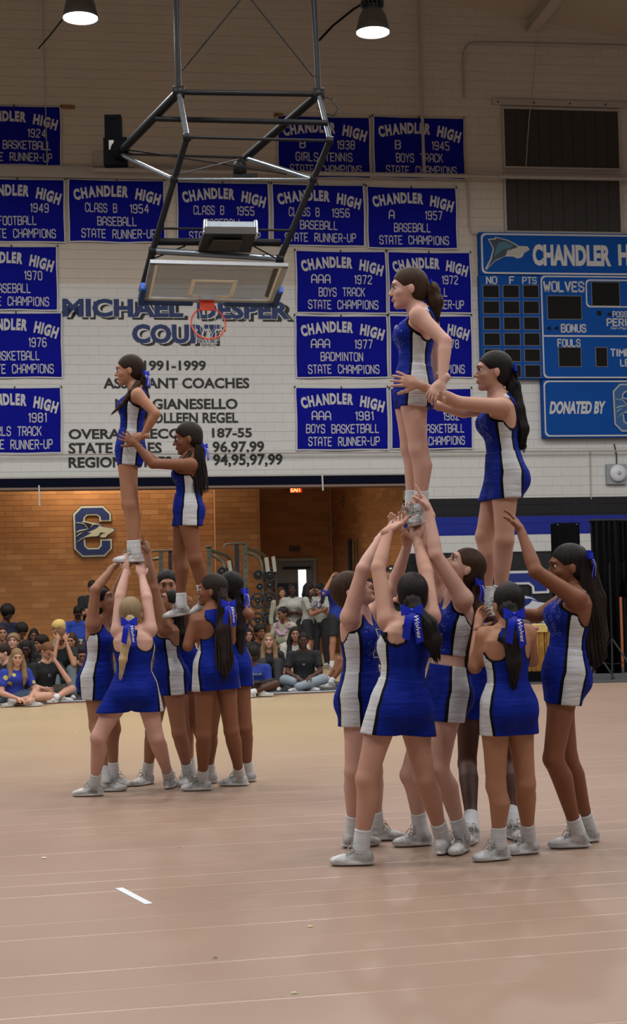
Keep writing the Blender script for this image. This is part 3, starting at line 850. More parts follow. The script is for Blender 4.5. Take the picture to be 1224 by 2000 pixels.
# ------------------------------------------------------------ floor
def floor_mat():
    m = mat('court_cover', (.42, .28, .215), .42, spec=.5); t = NT(m); geo = t.n('ShaderNodeNewGeometry'); p = geo.outputs['Position']
    sx = t.n('ShaderNodeSeparateXYZ'); t.l(p, sx.inputs[0])
    base = t.mix(t.noise(.55, 4, p), (.29, .197, .148), (.335, .232, .174))
    # the cover lets the varnished court show through in a yellow tone far back and at the near left
    far = t.math('MULTIPLY', t.math('SMOOTHSTEP', 9.8, 15.5, sx.outputs[1]) if False else t.math('MINIMUM', t.math('MAXIMUM', t.math('MULTIPLY', t.math('SUBTRACT', sx.outputs[1], 10.5), .16), 0.), 1.), t.math('MINIMUM', t.math('MAXIMUM', t.math('MULTIPLY', t.math('SUBTRACT', t.math('ADD', t.math('MULTIPLY', t.noise(.35, 3, p), 1.6), .9), sx.outputs[0]), .8), 0.), 1.))
    base = t.mix(far, base, (.44, .335, .19))
    mp = t.n('ShaderNodeMapping'); mp.inputs['Rotation'].default_value = (0, 0, math.radians(-13)); t.l(p, mp.inputs[0])
    s2 = t.n('ShaderNodeSeparateXYZ'); t.l(mp.outputs[0], s2.inputs[0])
    mm = t.n('ShaderNodeMapping'); mm.inputs['Scale'].default_value = (.25, 1.6, 1); t.l(mp.outputs[0], mm.inputs[0])
    wob = t.noise(1., 2, mm.outputs[0])
    yy = t.math('ADD', s2.outputs[1], t.math('MULTIPLY', wob, .16))
    fr = t.math('FRACT', t.math('DIVIDE', yy, .30)); ln = t.math('SUBTRACT', 1., t.math('MULTIPLY', t.math('ABSOLUTE', t.math('SUBTRACT', fr, .5)), 22.))
    ln = t.math('MAXIMUM', ln, 0.)
    m3 = t.n('ShaderNodeMapping'); m3.inputs['Scale'].default_value = (.22, 2.4, 1); t.l(mp.outputs[0], m3.inputs[0])
    mask = t.math('MINIMUM', t.math('MAXIMUM', t.math('MULTIPLY', t.math('SUBTRACT', t.noise(1., 1, m3.outputs[0]), .40), 6.), 0.), 1.)
    ln = t.math('MULTIPLY', ln, mask)
    base = t.mix(t.math('MULTIPLY', ln, .36), base, (.54, .42, .34))  # wrinkle and seam ridges of the cover: their lit crests painted into the colour
    m4 = t.n('ShaderNodeMapping'); m4.inputs['Scale'].default_value = (3, 26, 1); t.l(mp.outputs[0], m4.inputs[0])
    base = t.mix(t.math('MULTIPLY', t.noise(1., 3, m4.outputs[0]), .18), base, (.30, .19, .14))
    t.col(base)
    h = t.math('ADD', t.math('MULTIPLY', ln, 1.), t.math('MULTIPLY', t.noise(3., 3, m4.outputs[0]), .25))
    t.bump(h, .35, .006)
    rr = t.math('ADD', t.math('MULTIPLY', t.noise(.8, 3, p), .14), .27); t.l(rr, t.b.inputs['Roughness'])
    return m
mb = MB(); mb.add([(-22, -6, 0), (22, -6, 0), (22, 50, 0), (-22, 50, 0)], [(0, 1, 2, 3)])
setp(mb.build('floor', floor_mat()), kind='structure')
# rubber mat the pupils sit on, in front of the opening, with its white and red edge tape
e0, e1 = G(-60, 1380), G(700, 1350); ed = (e1 - e0).normalized(); en = Vector((-ed.y, ed.x, 0))
e0 = e0 - ed * 3; e1 = e1 + ed * .4
mb = MB(); mb.obox((e0 + e1) / 2 + en * 12 + Vector((0, 0, .006)), ed * (e1 - e0).length / 2, en * 12, (0, 0, .006))
q0, q1 = G(985, 1338), G(1300, 1331); qd = (q1 - q0).normalized(); qn = Vector((-qd.y, qd.x, 0)); q1 = q1 + qd
mb.obox((q0 + q1) / 2 + qn * 7 + Vector((0, 0, .006)), qd * (q1 - q0).length / 2, qn * 7, (0, 0, .006))
mt_ = setp(mb.build('trim_1', mottled('rubber_mat', (.045, .045, .048), (.03, .03, .032), 3, .8, .2)), kind='structure')
for nm, o, w, c in (('edge_tape', .10, .05, (.55, .56, .58)), ('edge_tape', -.14, .03, (.30, .10, .09))):
    mb = MB(); mb.obox((e0 + e1) / 2 + en * o + Vector((0, 0, .0135 if o > 0 else .003)), ed * (e1 - e0).length / 2, en * w, (0, 0, .0015)); mb.build(nm, mat('tape', c, .6), mt_)
# ------------------------------------------------------------ gym end wall of painted blocks
mb = MB(); U0, U1, VT = -13.5, 13.5, 16.5
mb.box(U0, u_j, .012, .30, v_h, VT); mb.box(u_j, U1, .012, .30, 0, VT)
wall = wbuild(mb, 'wall_end', M_JOINT, kind='structure')
cand = []
BH, BL = .2032, .4064
ulo, uhi = WP(-30, 600)[0], WP(1260, 600)[0]
for r in range(int(VT / BH)):
    z0 = r * BH
    if z0 > 14.3: break
    off = (r % 2) * BL / 2
    for k in range(int((ulo - 1) / BL), int((uhi + 1) / BL) + 1):
        a, b = k * BL + off, (k + 1) * BL + off
        z1 = z0 + BH
        if b < ulo or a > uhi: continue
        if a < u_j and z0 < v_h:
            if z1 <= v_h + .02: 
                if b <= u_j + .01: continue
                a = u_j
            else: z0c = v_h
        zz0 = max(z0, v_h) if a < u_j else z0
        if b - a < .03 or z1 - zz0 < .02: continue
        cand.append((a, b, zz0, z1))
cu, cv = WP(560, 790)
full = [c for c in cand if abs(c[1] - c[0] - BL) < 1e-3 and abs(c[3] - c[2] - BH) < 1e-3]
full.sort(key=lambda c: max(abs((c[0] + c[1]) / 2 - cu) * .62, abs((c[2] + c[3]) / 2 - cv)))
ind = set(full[:300]); g_ = .0032
mb = MB(); mb.box(-BL / 2 + .0016, BL / 2 - .0016, .004, .022, -BH / 2 + g_, BH / 2 - g_); bme = mb.mesh('block'); bme.materials.append(M_BLK_O)
for a, b, z0, z1 in ind:
    o = bpy.data.objects.new('block', bme); COL.objects.link(o); o.parent = wall; o.location = ((a + b) / 2, 0, (z0 + z1) / 2)
mb = MB()
for c in cand:
    if c in ind: continue
    mb.box(c[0] + .0016, c[1] - .0016, .004, .022, c[2] + g_, c[3] - g_)
setp(wbuild(mb, 'block_field', M_BLK_S, wall), kind='stuff')
# jamb and header trims of the opening
mb = MB(); hz0, hz1 = vz(400, 947), vz(400, 932)
mb.box(U0, u_j, -.10, .32, v_h - .04, hz1); a_ = wbuild(mb, 'trim_2', mat('navy_header', (.002, .004, .014), .8, spec=.1), kind='structure')
mb = MB(); mb.box(U0, u_j, -.13, .34, v_h - .085, v_h - .04); wbuild(mb, 'header_lip', mat('header_lip', (.20, .13, .10), .6), a_)
mb = MB(); mb.box(U0, u_j, -.115, -.10, hz1, hz1 + .03); wbuild(mb, 'header_lip', M_PIPE, a_)
# ------------------------------------------------------------ roof and beam
ur, vr = WP(840, 0)
def roofz(u): return vr - .165 * (u - ur) if u > -8 else vr - .165 * (-8 - ur) + .165 * (u + 8)
mb = MB()
for a, b in ((-14, -8), (-8, 14)):
    mb.add([(a, .1, roofz(a)), (b, .1, roofz(b)), (b, -40, roofz(b)), (a, -40, roofz(a)), (a, .1, roofz(a) + .2), (b, .1, roofz(b) + .2), (b, -40, roofz(b) + .2), (a, -40, roofz(a) + .2)],
           [(0, 1, 2, 3), (4, 7, 6, 5), (0, 4, 5, 1), (1, 5, 6, 2), (2, 6, 7, 3), (3, 7, 4, 0)])
wbuild(mb, 'ceiling', mottled('roof_deck', (.50, .44, .36), (.45, .39, .32), 2, .8, .1), kind='structure')
for k, (pxx, pyy) in enumerate(((1036, 40), (640, -60))):
    u, v = WP(pxx, pyy); mb = MB(); zt = roofz(u)
    mb.box(u - .05, u + .05, -34, 0, zt - .26, zt); mb.box(u - .12, u + .12, -34, 0, zt - .29, zt - .26)
    wbuild(mb, 'trim_%d' % (3 + k), mottled('beam_paint', (.52, .45, .36), (.46, .40, .32), 2, .7, .1), kind='structure')
# ------------------------------------------------------------ weight room behind the opening
def brick_wall(name, p0, p1, h, lim, first=False):
    """p0,p1 in wall plane coords (u, y-into); facing the gym"""
    a = Vector((p0[0], p0[1], 0)); b = Vector((p1[0], p1[1], 0)); L = (b - a).length; d = (b - a).normalized(); n = Vector((d.y, -d.x, 0))
    fr = Matrix((d, -n, Vector((0, 0, 1)))).transposed().to_4x4(); fr.translation = a; Mw = WM @ fr
    mb = MB(); mb.box(0, L, .006, .25, 0, h); w = mb.build(name, M_MORT); w.matrix_world = Mw; setp(w, kind='structure')
    bh, bl, g = .123, .385, .004; cells = []
    for r in range(int(h / bh)):
        if r * bh < .0: continue
        x = -(r % 2) * bl / 2
        while x < L - .01:
            x0, x1 = max(0, x), min(L, x + bl)
            if x1 - x0 > .03: cells.append((x0, x1, r * bh, (r + 1) * bh))
            x += bl
    return w, cells, Mw, g, bh, bl
specs = []
uA0 = WP(-40, 1100, -3.2)[0]; uA1 = WP(419, 1100, -3.2)[0]; uB1 = WP(507, 1100, -2.9)[0]; uC0 = WP(510, 1100, -5.0)[0]; uC1 = WP(648, 1100, -5.0)[0]
RH = 5.6
walls = [brick_wall('wall_back', (uA0, 3.2), (uA1, 3.2), RH, 0), brick_wall('wall_pier', (uA1, 2.9), (uB1, 2.9), RH, 0), brick_wall('wall_recess', (uB1 + .02, 5.0), (uC1, 5.0), RH, 0), brick_wall('wall_side', (uC1, 5.0), (u_j + .15, .34), RH, 0)]
mb = MB(); mb.box(uB1 - .02, uB1 + .02, 2.9, 5.1, 0, RH); wbuild(mb, 'wall_return', M_MORT, kind='structure')
mb = MB(); mb.box(-13, u_j + .6, .3, 5.6, RH, RH + .1); wbuild(mb, 'ceiling_weight_room', mottled('far_ceiling', (.35, .32, .28), (.3, .28, .24), 2, .9, 0), kind='structure')
bcache = None; used = 0
mb = MB(); mb.box(-.1885, .1885, 0, .02, -.0575, .0575); brme = mb.mesh('brick'); brme.materials.append(M_BR_O)
for wi, (w, cells, Mw, g, bh, bl) in enumerate(walls):
    mb = MB(); vis = []; oth = []
    for c in cells:
        p = Mw @ Vector(((c[0] + c[1]) / 2, 0, (c[2] + c[3]) / 2)); q = p - CAM
        fz = q.dot(_f); px = 612 + F * q.dot(_r) / fz; py = 1000 - F * q.dot(_u) / fz
        full_ = abs(c[1] - c[0] - bl) < 1e-3
        if not (-40 < px < 860 and 930 < py < 1400): continue
        (vis if full_ and wi == 0 and px > -10 and py < 1180 else oth).append(c)
    vis.sort(key=lambda c: -c[2])
    for c in vis[:300]:
        o = bpy.data.objects.new('brick', brme); COL.objects.link(o); o.parent = w; o.location = ((c[0] + c[1]) / 2, 0, (c[2] + c[3]) / 2)
    for c in vis[300:] + oth: mb.box(c[0] + g, c[1] - g, 0, .02, c[2] + g, c[3] - g)
    setp(mb.build('brick_field', M_BR_S, w), kind='stuff')
# ------------------------------------------------------------ stroke lettering for the banners
GL = {'A': [[(0, 0), (0, 4.5), (1, 6), (2.6, 6), (3.6, 4.5), (3.6, 0)], [(0, 2.3), (3.6, 2.3)]], 'B': [[(0, 0), (0, 6), (2.8, 6), (3.5, 5.3), (3.5, 3.7), (2.8, 3.1), (0, 3.1)], [(2.8, 3.1), (3.6, 2.4), (3.6, .7), (2.9, 0), (0, 0)]],
      'C': [[(3.5, 4.4), (3.5, 5.2), (2.7, 6), (.9, 6), (0, 5.2), (0, .8), (.9, 0), (2.7, 0), (3.5, .8), (3.5, 1.6)]], 'D': [[(0, 0), (0, 6), (2.6, 6), (3.6, 5), (3.6, 1), (2.6, 0), (0, 0)]],
      'E': [[(3.4, 6), (0, 6), (0, 0), (3.4, 0)], [(0, 3.1), (2.7, 3.1)]], 'F': [[(3.4, 6), (0, 6), (0, 0)], [(0, 3.1), (2.7, 3.1)]],
      'G': [[(3.5, 4.6), (3.5, 5.2), (2.7, 6), (.9, 6), (0, 5.2), (0, .8), (.9, 0), (2.7, 0), (3.5, .8), (3.5, 2.7), (2, 2.7)]], 'H': [[(0, 0), (0, 6)], [(3.5, 0), (3.5, 6)], [(0, 3.1), (3.5, 3.1)]],
      'I': [[(.5, 0), (.5, 6)]], 'K': [[(0, 0), (0, 6)], [(3.5, 6), (.2, 2.7)], [(1.2, 3.7), (3.6, 0)]], 'L': [[(0, 6), (0, 0), (3.2, 0)]],
      'M': [[(0, 0), (0, 6), (2.2, 2.4), (4.4, 6), (4.4, 0)]], 'N': [[(0, 0), (0, 6), (3.5, 0), (3.5, 6)]], 'O': [[(.9, 0), (0, .8), (0, 5.2), (.9, 6), (2.7, 6), (3.6, 5.2), (3.6, .8), (2.7, 0), (.9, 0)]],
      'P': [[(0, 0), (0, 6), (2.8, 6), (3.5, 5.2), (3.5, 3.5), (2.8, 2.8), (0, 2.8)]], 'R': [[(0, 0), (0, 6), (2.8, 6), (3.5, 5.2), (3.5, 3.6), (2.8, 2.9), (0, 2.9)], [(1.6, 2.9), (3.6, 0)]],
      'S': [[(3.4, 4.7), (3.4, 5.3), (2.7, 6), (.8, 6), (0, 5.3), (0, 3.9), (.8, 3.2), (2.7, 2.9), (3.5, 2.2), (3.5, .7), (2.7, 0), (.8, 0), (0, .7), (0, 1.4)]], 'T': [[(0, 6), (3.6, 6)], [(1.8, 6), (1.8, 0)]],
      'U': [[(0, 6), (0, .8), (.9, 0), (2.7, 0), (3.5, .8), (3.5, 6)]], 'W': [[(0, 6), (1.1, 0), (2.2, 4), (3.3, 0), (4.4, 6)]], 'Y': [[(0, 6), (1.8, 3), (3.6, 6)], [(1.8, 3), (1.8, 0)]],
      '0': [[(.8, 0), (0, .8), (0, 5.2), (.8, 6), (2.4, 6), (3.2, 5.2), (3.2, .8), (2.4, 0), (.8, 0)]], '1': [[(.2, 5), (1.2, 6), (1.2, 0)]], '2': [[(0, 4.8), (0, 5.3), (.8, 6), (2.4, 6), (3.2, 5.3), (3.2, 3.9), (0, .6), (0, 0), (3.2, 0)]],
      '3': [[(0, 5.2), (.8, 6), (2.4, 6), (3.2, 5.3), (3.2, 3.8), (2.4, 3.1), (1, 3.1)], [(2.4, 3.1), (3.2, 2.4), (3.2, .7), (2.4, 0), (.8, 0), (0, .8)]], '4': [[(2.5, 0), (2.5, 6), (0, 1.7), (3.5, 1.7)]],
      '5': [[(3.1, 6), (0, 6), (0, 3.4), (2.4, 3.4), (3.2, 2.7), (3.2, .7), (2.4, 0), (.8, 0), (0, .7)]], '6': [[(3.1, 5.2), (2.4, 6), (.8, 6), (0, 5.2), (0, .8), (.8, 0), (2.4, 0), (3.2, .8), (3.2, 2.5), (2.4, 3.2), (0, 3.2)]],
      '7': [[(0, 6), (3.2, 6), (1.2, 0)]], '8': [[(.8, 3.1), (0, 3.8), (0, 5.3), (.8, 6), (2.4, 6), (3.2, 5.3), (3.2, 3.8), (2.4, 3.1), (.8, 3.1), (0, 2.4), (0, .7), (.8, 0), (2.4, 0), (3.2, .7), (3.2, 2.4), (2.4, 3.1)]],
      '9': [[(0, .8), (.8, 0), (2.4, 0), (3.2, .8), (3.2, 5.2), (2.4, 6), (.8, 6), (0, 5.2), (0, 3.5), (.8, 2.8), (3.2, 2.8)]], '-': [[(.2, 3), (2.4, 3)]]}
GW = {'I': 1.0, 'M': 4.4, 'W': 4.4, '1': 1.4, '-': 2.6, ' ': 4.2}
def stroke_len(s, gap=1.45): return sum(GW.get(c, 3.5) + gap for c in s) - gap
def stroke_words(s):
    x = 0; out = []
    for wd in s.split(' '):
        if wd: out.append((wd, x))
        x += sum(GW.get(c, 3.5) + 1.45 for c in wd) + GW[' '] + 1.45
    return out
def stroke_text(mb, s, place, h, wscale=1., th=.80, mi=0):
    """place(x,y) maps (in units of letter height fraction) to 3D"""
    k = h / 6; x = 0
    for c in s:
        for path in GL.get(c, []):
            for (x0, y0), (x1, y1) in zip(path, path[1:]):
                dx, dy = x1 - x0, y1 - y0; l = math.hypot(dx, dy); dx /= l; dy /= l; t = th / 2
                q = [(x0 - dx * t * .6 - dy * t, y0 - dy * t * .6 + dx * t), (x1 + dx * t * .6 - dy * t, y1 + dy * t * .6 + dx * t), (x1 + dx * t * .6 + dy * t, y1 + dy * t * .6 - dx * t), (x0 - dx * t * .6 + dy * t, y0 - dy * t * .6 - dx * t)]
                mb.add([place((x + a) * k * wscale, b * k) for a, b in q], [(0, 1, 2, 3)], mi)
        x += GW.get(c, 3.5) + 1.45
# ------------------------------------------------------------ banners
def banner(px, cls, year, sport, line4, label, seed, group='championship banners'):
    u0, u1, v0, v1 = rect(*px); w = u1 - u0; h = v1 - v0; rg = random.Random(seed)
    ph = [rg.uniform(0, 6) for _ in range(6)]; am = rg.uniform(.6, 1.2)
    def wave(x, z):
        s = .35 + .65 * (1 - z / h)
        return .028 + am * s * (.011 * math.sin(x * 4.1 + ph[0] + z * 1.3) + .007 * math.sin(x * 9 + ph[1] - z * 3) + .006 * math.sin((x + z) * 6 + ph[2])) + .004 * math.sin(z * 7 + ph[3])
    def pl(x, z, o=0.):   # banner edges sag a little
        zz = z - .012 * math.sin(math.pi * x / w) * (z / h) + .006 * math.sin(x * 5 + ph[4]) * (1 - z / h)
        return (u0 + x + .006 * math.sin(z * 5 + ph[5]), -wave(x, z) - o, v0 + zz)
    r = wroot('banner', label, 'banner', group)
    NX, NZ = 20, 14; mb = MB()
    mb.add([pl(w * i / NX, h * j / NZ) for j in range(NZ + 1) for i in range(NX + 1)], [(j * (NX + 1) + i, j * (NX + 1) + i + 1, (j + 1) * (NX + 1) + i + 1, (j + 1) * (NX + 1) + i) for j in range(NZ) for i in range(NX)], 0, True)
    o = wbuild(mb, 'cloth', M_BAN, r)
    so = o.modifiers.new('thick', 'SOLIDIFY'); so.thickness = .004
    mb = MB(); bw = .028
    for i in range(NX):
        a, b = w * i / NX, w * (i + 1) / NX
        mb.add([pl(a, 0, .006), pl(b, 0, .006), pl(b, bw, .006), pl(a, bw, .006)], [(0, 1, 2, 3)])
        mb.add([pl(a, h - .010, .006), pl(b, h - .010, .006), pl(b, h, .006), pl(a, h, .006)], [(0, 1, 2, 3)])
    for j in range(NZ):
        a, b = h * j / NZ, h * (j + 1) / NZ
        for x in (0, w - bw): mb.add([pl(x, a, .007), pl(x + bw, a, .007), pl(x + bw, b, .007), pl(x, b, .007)], [(0, 1, 2, 3)])
    wbuild(mb, 'hem', M_BANT, r)
    lh = h * .130
    def line(s, xc, zb, lh, wmax=None):
        L = stroke_len(s) * lh / 6; ws = 1.
        if wmax: ws = min(1.15, wmax * w / L)
        for wd, x0_ in stroke_words(s):
            mb = MB(); xo = x0_ * lh / 6 * ws; stroke_text(mb, wd, lambda x, y: pl(xc * w - L * ws / 2 + xo + x, zb * h + y, .012), lh, ws); wbuild(mb, 'lettering', M_BANT, r, fixn=False)
    if cls: line(cls, .27 if len(cls) < 4 else .34, .490, lh, .32 if len(cls) > 4 else None)
    if year: line(year, .735, .483, lh, .19)
    line(sport, .50, .280, lh, .050 * len(sport) if len(sport) < 14 else .78)
    line(line4, .515, .078, lh, .76)
    def arch(s, xa, xb):
        ws = []; mb = MB()
        for c in s:
            vs, fs = text_mesh(c, 1., .055); a = min(v.x for v in vs); b = max(v.x for v in vs); ws.append((c, vs, fs, a, b))
        tot = sum(b - a for _, _, _, a, b in ws) + .10 * (len(s) - 1); k = (xb - xa) * w / tot; x = xa * w
        kh = h * .165 / .73
        for c, vs, fs, a, b in ws:
            xc = x + (b - a) * k / 2; t = xc / w - .46; zc = (.83 - .52 * t * t - (.05 * max(0, t - .1))) * h - h * .08
            sl = -(1.04 * t) * h / w * .8; cs, sn = math.cos(sl), math.sin(sl)
            P_ = []
            for v in vs:
                lx = (v.x - (a + b) / 2) * k; lz = v.y * kh
                P_.append(pl(xc + lx * cs - (lz - kh * .35) * sn, zc + kh * .35 + lx * sn + (lz - kh * .35) * cs, .012))
            mb.add(P_, fs); x += (b - a + .10) * k
        wbuild(mb, 'lettering', M_BANT, r, fixn=False)
    arch('CHANDLER', .06, .625); arch('HIGH', .70, .955)
    mb = MB()
    for x in (.0, .5, 1.): q = pl(w * x, h, .004); mb.box(q[0] - .012, q[0] + .012, q[1] - .008, .0, q[2] - .01, q[2] + .035)
    wbuild(mb, 'grommet', M_STEEL, r)
BN = [((-64, 207, 120, 324), '', '1924', 'BOYS BASKETBALL', 'STATE RUNNER-UP', 'blue banner reading 1924 basketball, topmost at the left edge'),
      ((541, 228, 723, 349), 'B', '1938', 'GIRLS TENNIS', 'STATE CHAMPIONS', 'blue banner reading 1938 girls tennis, top row behind the hoop frame'),
      ((728, 230, 907, 351), 'B', '1945', 'BOYS TRACK', 'STATE CHAMPIONS', 'blue banner reading 1945 boys track, top row right'),
      ((-60, 350, 127, 474), '', '1949', 'FOOTBALL', 'STATE CHAMPIONS', 'blue banner reading 1949 football, second row at the left edge'),
      ((133, 352, 322, 475), 'CLASS B', '1954', 'BASEBALL', 'STATE RUNNER-UP', 'blue class B 1954 baseball banner left of the hoop frame'),
      ((345, 357, 526, 479), 'CLASS B', '1955', 'BASEBALL', 'STATE RUNNER-UP', 'blue banner reading class B 1955 baseball, behind the shot clock box'),
      ((531, 361, 712, 482), 'CLASS B', '1956', 'BASEBALL', 'STATE RUNNER-UP', 'blue class B 1956 baseball banner between the shot clock box and the 1957 banner'),
      ((716, 366, 892, 487), 'A', '1957', 'BASEBALL', 'STATE CHAMPIONS', 'blue banner reading A 1957 baseball, second row right end'),
      ((-68, 481, 113, 607), '', '1970', 'BASEBALL', 'STATE CHAMPIONS', 'blue banner reading 1970 baseball champions, third row at the left edge'),
      ((577, 491, 755, 613), 'AAA', '1972', 'BOYS TRACK', 'STATE CHAMPIONS', 'blue banner reading AAA 1972 boys track, third row'),
      ((757, 493, 920, 613), '', '1972', 'BASEBALL', 'STATE RUNNER-UP', 'blue banner reading 1972 runner-up, behind the highest raised girl'),
      ((-60, 611, 122, 739), '', '1976', 'BASKETBALL', 'STATE CHAMPIONS', 'blue banner reading 1976 basketball champions, fourth row at the left edge'),
      ((576, 617, 757, 739), 'AAA', '1977', 'BADMINTON', 'STATE CHAMPIONS', 'blue banner reading AAA 1977 badminton, fourth row'),
      ((760, 617, 922, 739), '', '1978', 'RACING', 'STATE CHAMPIONS', 'blue banner ending in 78, fourth row behind a raised girl\'s back'),
      ((-62, 757, 121, 887), '', '1981', 'GIRLS TRACK', 'STATE RUNNER-UP', 'blue banner reading 1981 track runner-up, lowest at the left edge'),
      ((577, 757, 758, 880), 'AAA', '1981', 'BOYS BASKETBALL', 'STATE RUNNER-UP', 'blue banner reading AAA 1981 boys basketball, lowest row'),
      ((762, 759, 922, 878), '', '1982', 'BOYS BASKETBALL', 'STATE CHAMPIONS', 'blue banner ending in basketball champions, lowest row behind two raised girls')]
for i, b in enumerate(BN): banner(*b, i + 11)
# ------------------------------------------------------------ painted wall writing
wt = wroot('wall_lettering', 'painted blue and black lettering about the court and its coaches between the banners', 'sign')
def wtext(s, x0, yb, x1, yt, mt_, bold=0., dx=0, dy=0, off=.006, name='lettering', shear=0.):
    u0, v0 = WP(x0 + dx, yb + dy); u1, _ = WP(x1 + dx, yb + dy); _, v1 = WP(x0 + dx, yt + dy)
    text_objs(s, (u0, -off, v0), (1, 0, 0), (0, 0, 1), u1 - u0, v1 - v0, bold, shear, lambda mb: wbuild(mb, name, mt_, wt, fixn=False))
M_PW = mat('outline_paint', (.60, .60, .58), .7)
for s, a, y, b, t_ in (('MICHAEL', 122, 619, 358, 583), ('DESPER', 385, 623, 566, 588), ('COURT', 258, 671, 432, 633)):
    wtext(s, a, y, b, t_, M_INK, .045, 9, 5, .006); wtext(s, a, y, b, t_, M_PW, .075, 2, 1, .009); wtext(s, a, y, b, t_, M_NAVY, .045, 0, 0, .012)
for s, a, y, b, t_ in (('1991-1999', 281, 724, 402, 704), ('ASSISTANT COACHES', 202, 759, 487, 738), ('MIKE GIANESELLO', 225, 800, 464, 779), ('COLLEEN REGEL', 281, 827, 465, 806),
                       ('OVERALL RECORD', 134, 858, 396, 838), ('187-55', 414, 855, 492, 836), ('STATE TITLES', 134, 887, 316, 865), ('96,97,99', 415, 887, 516, 862), ('REGION TITLES AAA', 134, 914, 403, 893), ('94,95,97,99', 416, 913, 552, 887)):
    wtext(s, a, y, b, t_, M_INK, .030)
# ------------------------------------------------------------ crest with a wolf head inside a block C
C_OUT = [(385, 195), (820, 195), (965, 345), (970, 495), (740, 500), (735, 410), (690, 375), (510, 375), (458, 425), (455, 820), (470, 975), (520, 1015), (705, 1015), (750, 960), (750, 845), (980, 845), (980, 1040), (835, 1190), (400, 1195), (245, 1040), (230, 350)]
C_IN = [(395, 228), (805, 225), (935, 355), (937, 466), (770, 468), (765, 400), (700, 345), (495, 345), (430, 410), (425, 840), (440, 985), (510, 1048), (720, 1046), (782, 975), (782, 880), (945, 880), (945, 1030), (825, 1155), (412, 1160), (278, 1025), (265, 365)]
W_LIGHT = [[(290, 915), (330, 870), (430, 815), (560, 795), (690, 790), (720, 775), (770, 815), (860, 815), (905, 760), (985, 715), (1040, 665), (1000, 640), (880, 620), (790, 605), (735, 585), (700, 625), (640, 660), (560, 690), (500, 715), (590, 715), (500, 770), (380, 830)],
           [(285, 795), (400, 720), (480, 690), (350, 730), (290, 780)], [(285, 700), (340, 665), (460, 645), (520, 640), (470, 590), (440, 545), (280, 520), (290, 508), (440, 530), (545, 640), (460, 665), (350, 690), (288, 712)],
           [(395, 505), (430, 480), (560, 510), (720, 545), (800, 595), (760, 580), (700, 560), (620, 560), (570, 620), (560, 600), (600, 550), (480, 515)]]
W_DARK = [[(440, 520), (480, 515), (600, 550), (560, 610), (530, 635)], [(720, 770), (760, 715), (850, 725), (790, 735), (760, 770)]]
def crest(parent, u0, v1, sc, off, blue, light, dark, edge, wolf=True):
    def poly(pts, o, mt_, nm, grow=0.):
        q = pts
        if grow:
            cx = 605; cy = 695
            q = []
            n = len(pts)
            for i, (x, y) in enumerate(pts):
                (x0, y0), (x1, y1) = pts[i - 1], pts[(i + 1) % n]
                d1 = Vector((x - x0, y - y0)).normalized(); d2 = Vector((x1 - x, y1 - y)).normalized()
                nn = Vector((d1.y + d2.y, -d1.x - d2.x)); nn = nn.normalized() * grow; q.append((x + nn.x, y + nn.y))
        mb = MB(); mb.prism([(u0 + (x - 230) * sc, v1 - (y - 195) * sc) for x, y in q], (0, -o, 0), (1, 0, 0), (0, 0, 1), (0, .006, 0)); return wbuild(mb, nm, mt_, parent)
    if edge: poly(C_OUT, off, edge, 'backing', 14)
    poly(C_OUT, off + .006, light, 'outline'); poly(C_IN, off + .012, blue, 'letter')
    if wolf:
        poly([(278, 500), (400, 490), (560, 500), (740, 535), (820, 600), (1055, 640), (1050, 680), (910, 770), (870, 830), (700, 800), (560, 810), (420, 830), (278, 930)], off + .015, blue, 'head_shadow')
        for q in W_LIGHT: poly(q, off + .021, light, 'fur')
        for q in W_DARK: poly(q, off + .025, dark, 'shade')
M_CRW = mat('crest_cream', (.62, .60, .44), .6); M_CRB = mat('crest_navy', (.02, .035, .15), .6); M_CRE = mat('crest_edge', (.06, .05, .03), .7)
o = wroot('wall_crest', 'navy and cream block letter C crest with wolf head on the orange brick wall', 'sign')
ua, va = WP(142.5, 989, -3.15); ub, vb = WP(216, 1087, -3.15)
crest(o, ua, va, (va - vb) / 1000, -3.18, M_CRB, M_CRW, M_INK, M_CRE)
o = wroot('pad_crest', 'large blue block letter C crest with white outline on the black wall padding', 'sign')
ua, va = WP(962, 1116); ub, vb = WP(1080, 1262)
mw = mat('pad_white', (.62, .63, .66), .6); crest(o, ua, va, (va - vb) / 1000, .10, mat('pad_blue', (.008, .025, .20), .6), mw, M_INK, None)
mb = MB(); 
for k in range(7):
    a, b = 2.2 + k * .62, 2.2 + (k + 1) * .62 - .012
    if a < u_j + .1: a = u_j + .1
    if b > a: mb = MB(); mb.box(a, b, -.07, 0, .15, z_pad - .04); wbuild(mb, 'wall_pad', mottled('pad_vinyl', (.008, .008, .010), (.012, .012, .014), 3, .5, .1), wall)
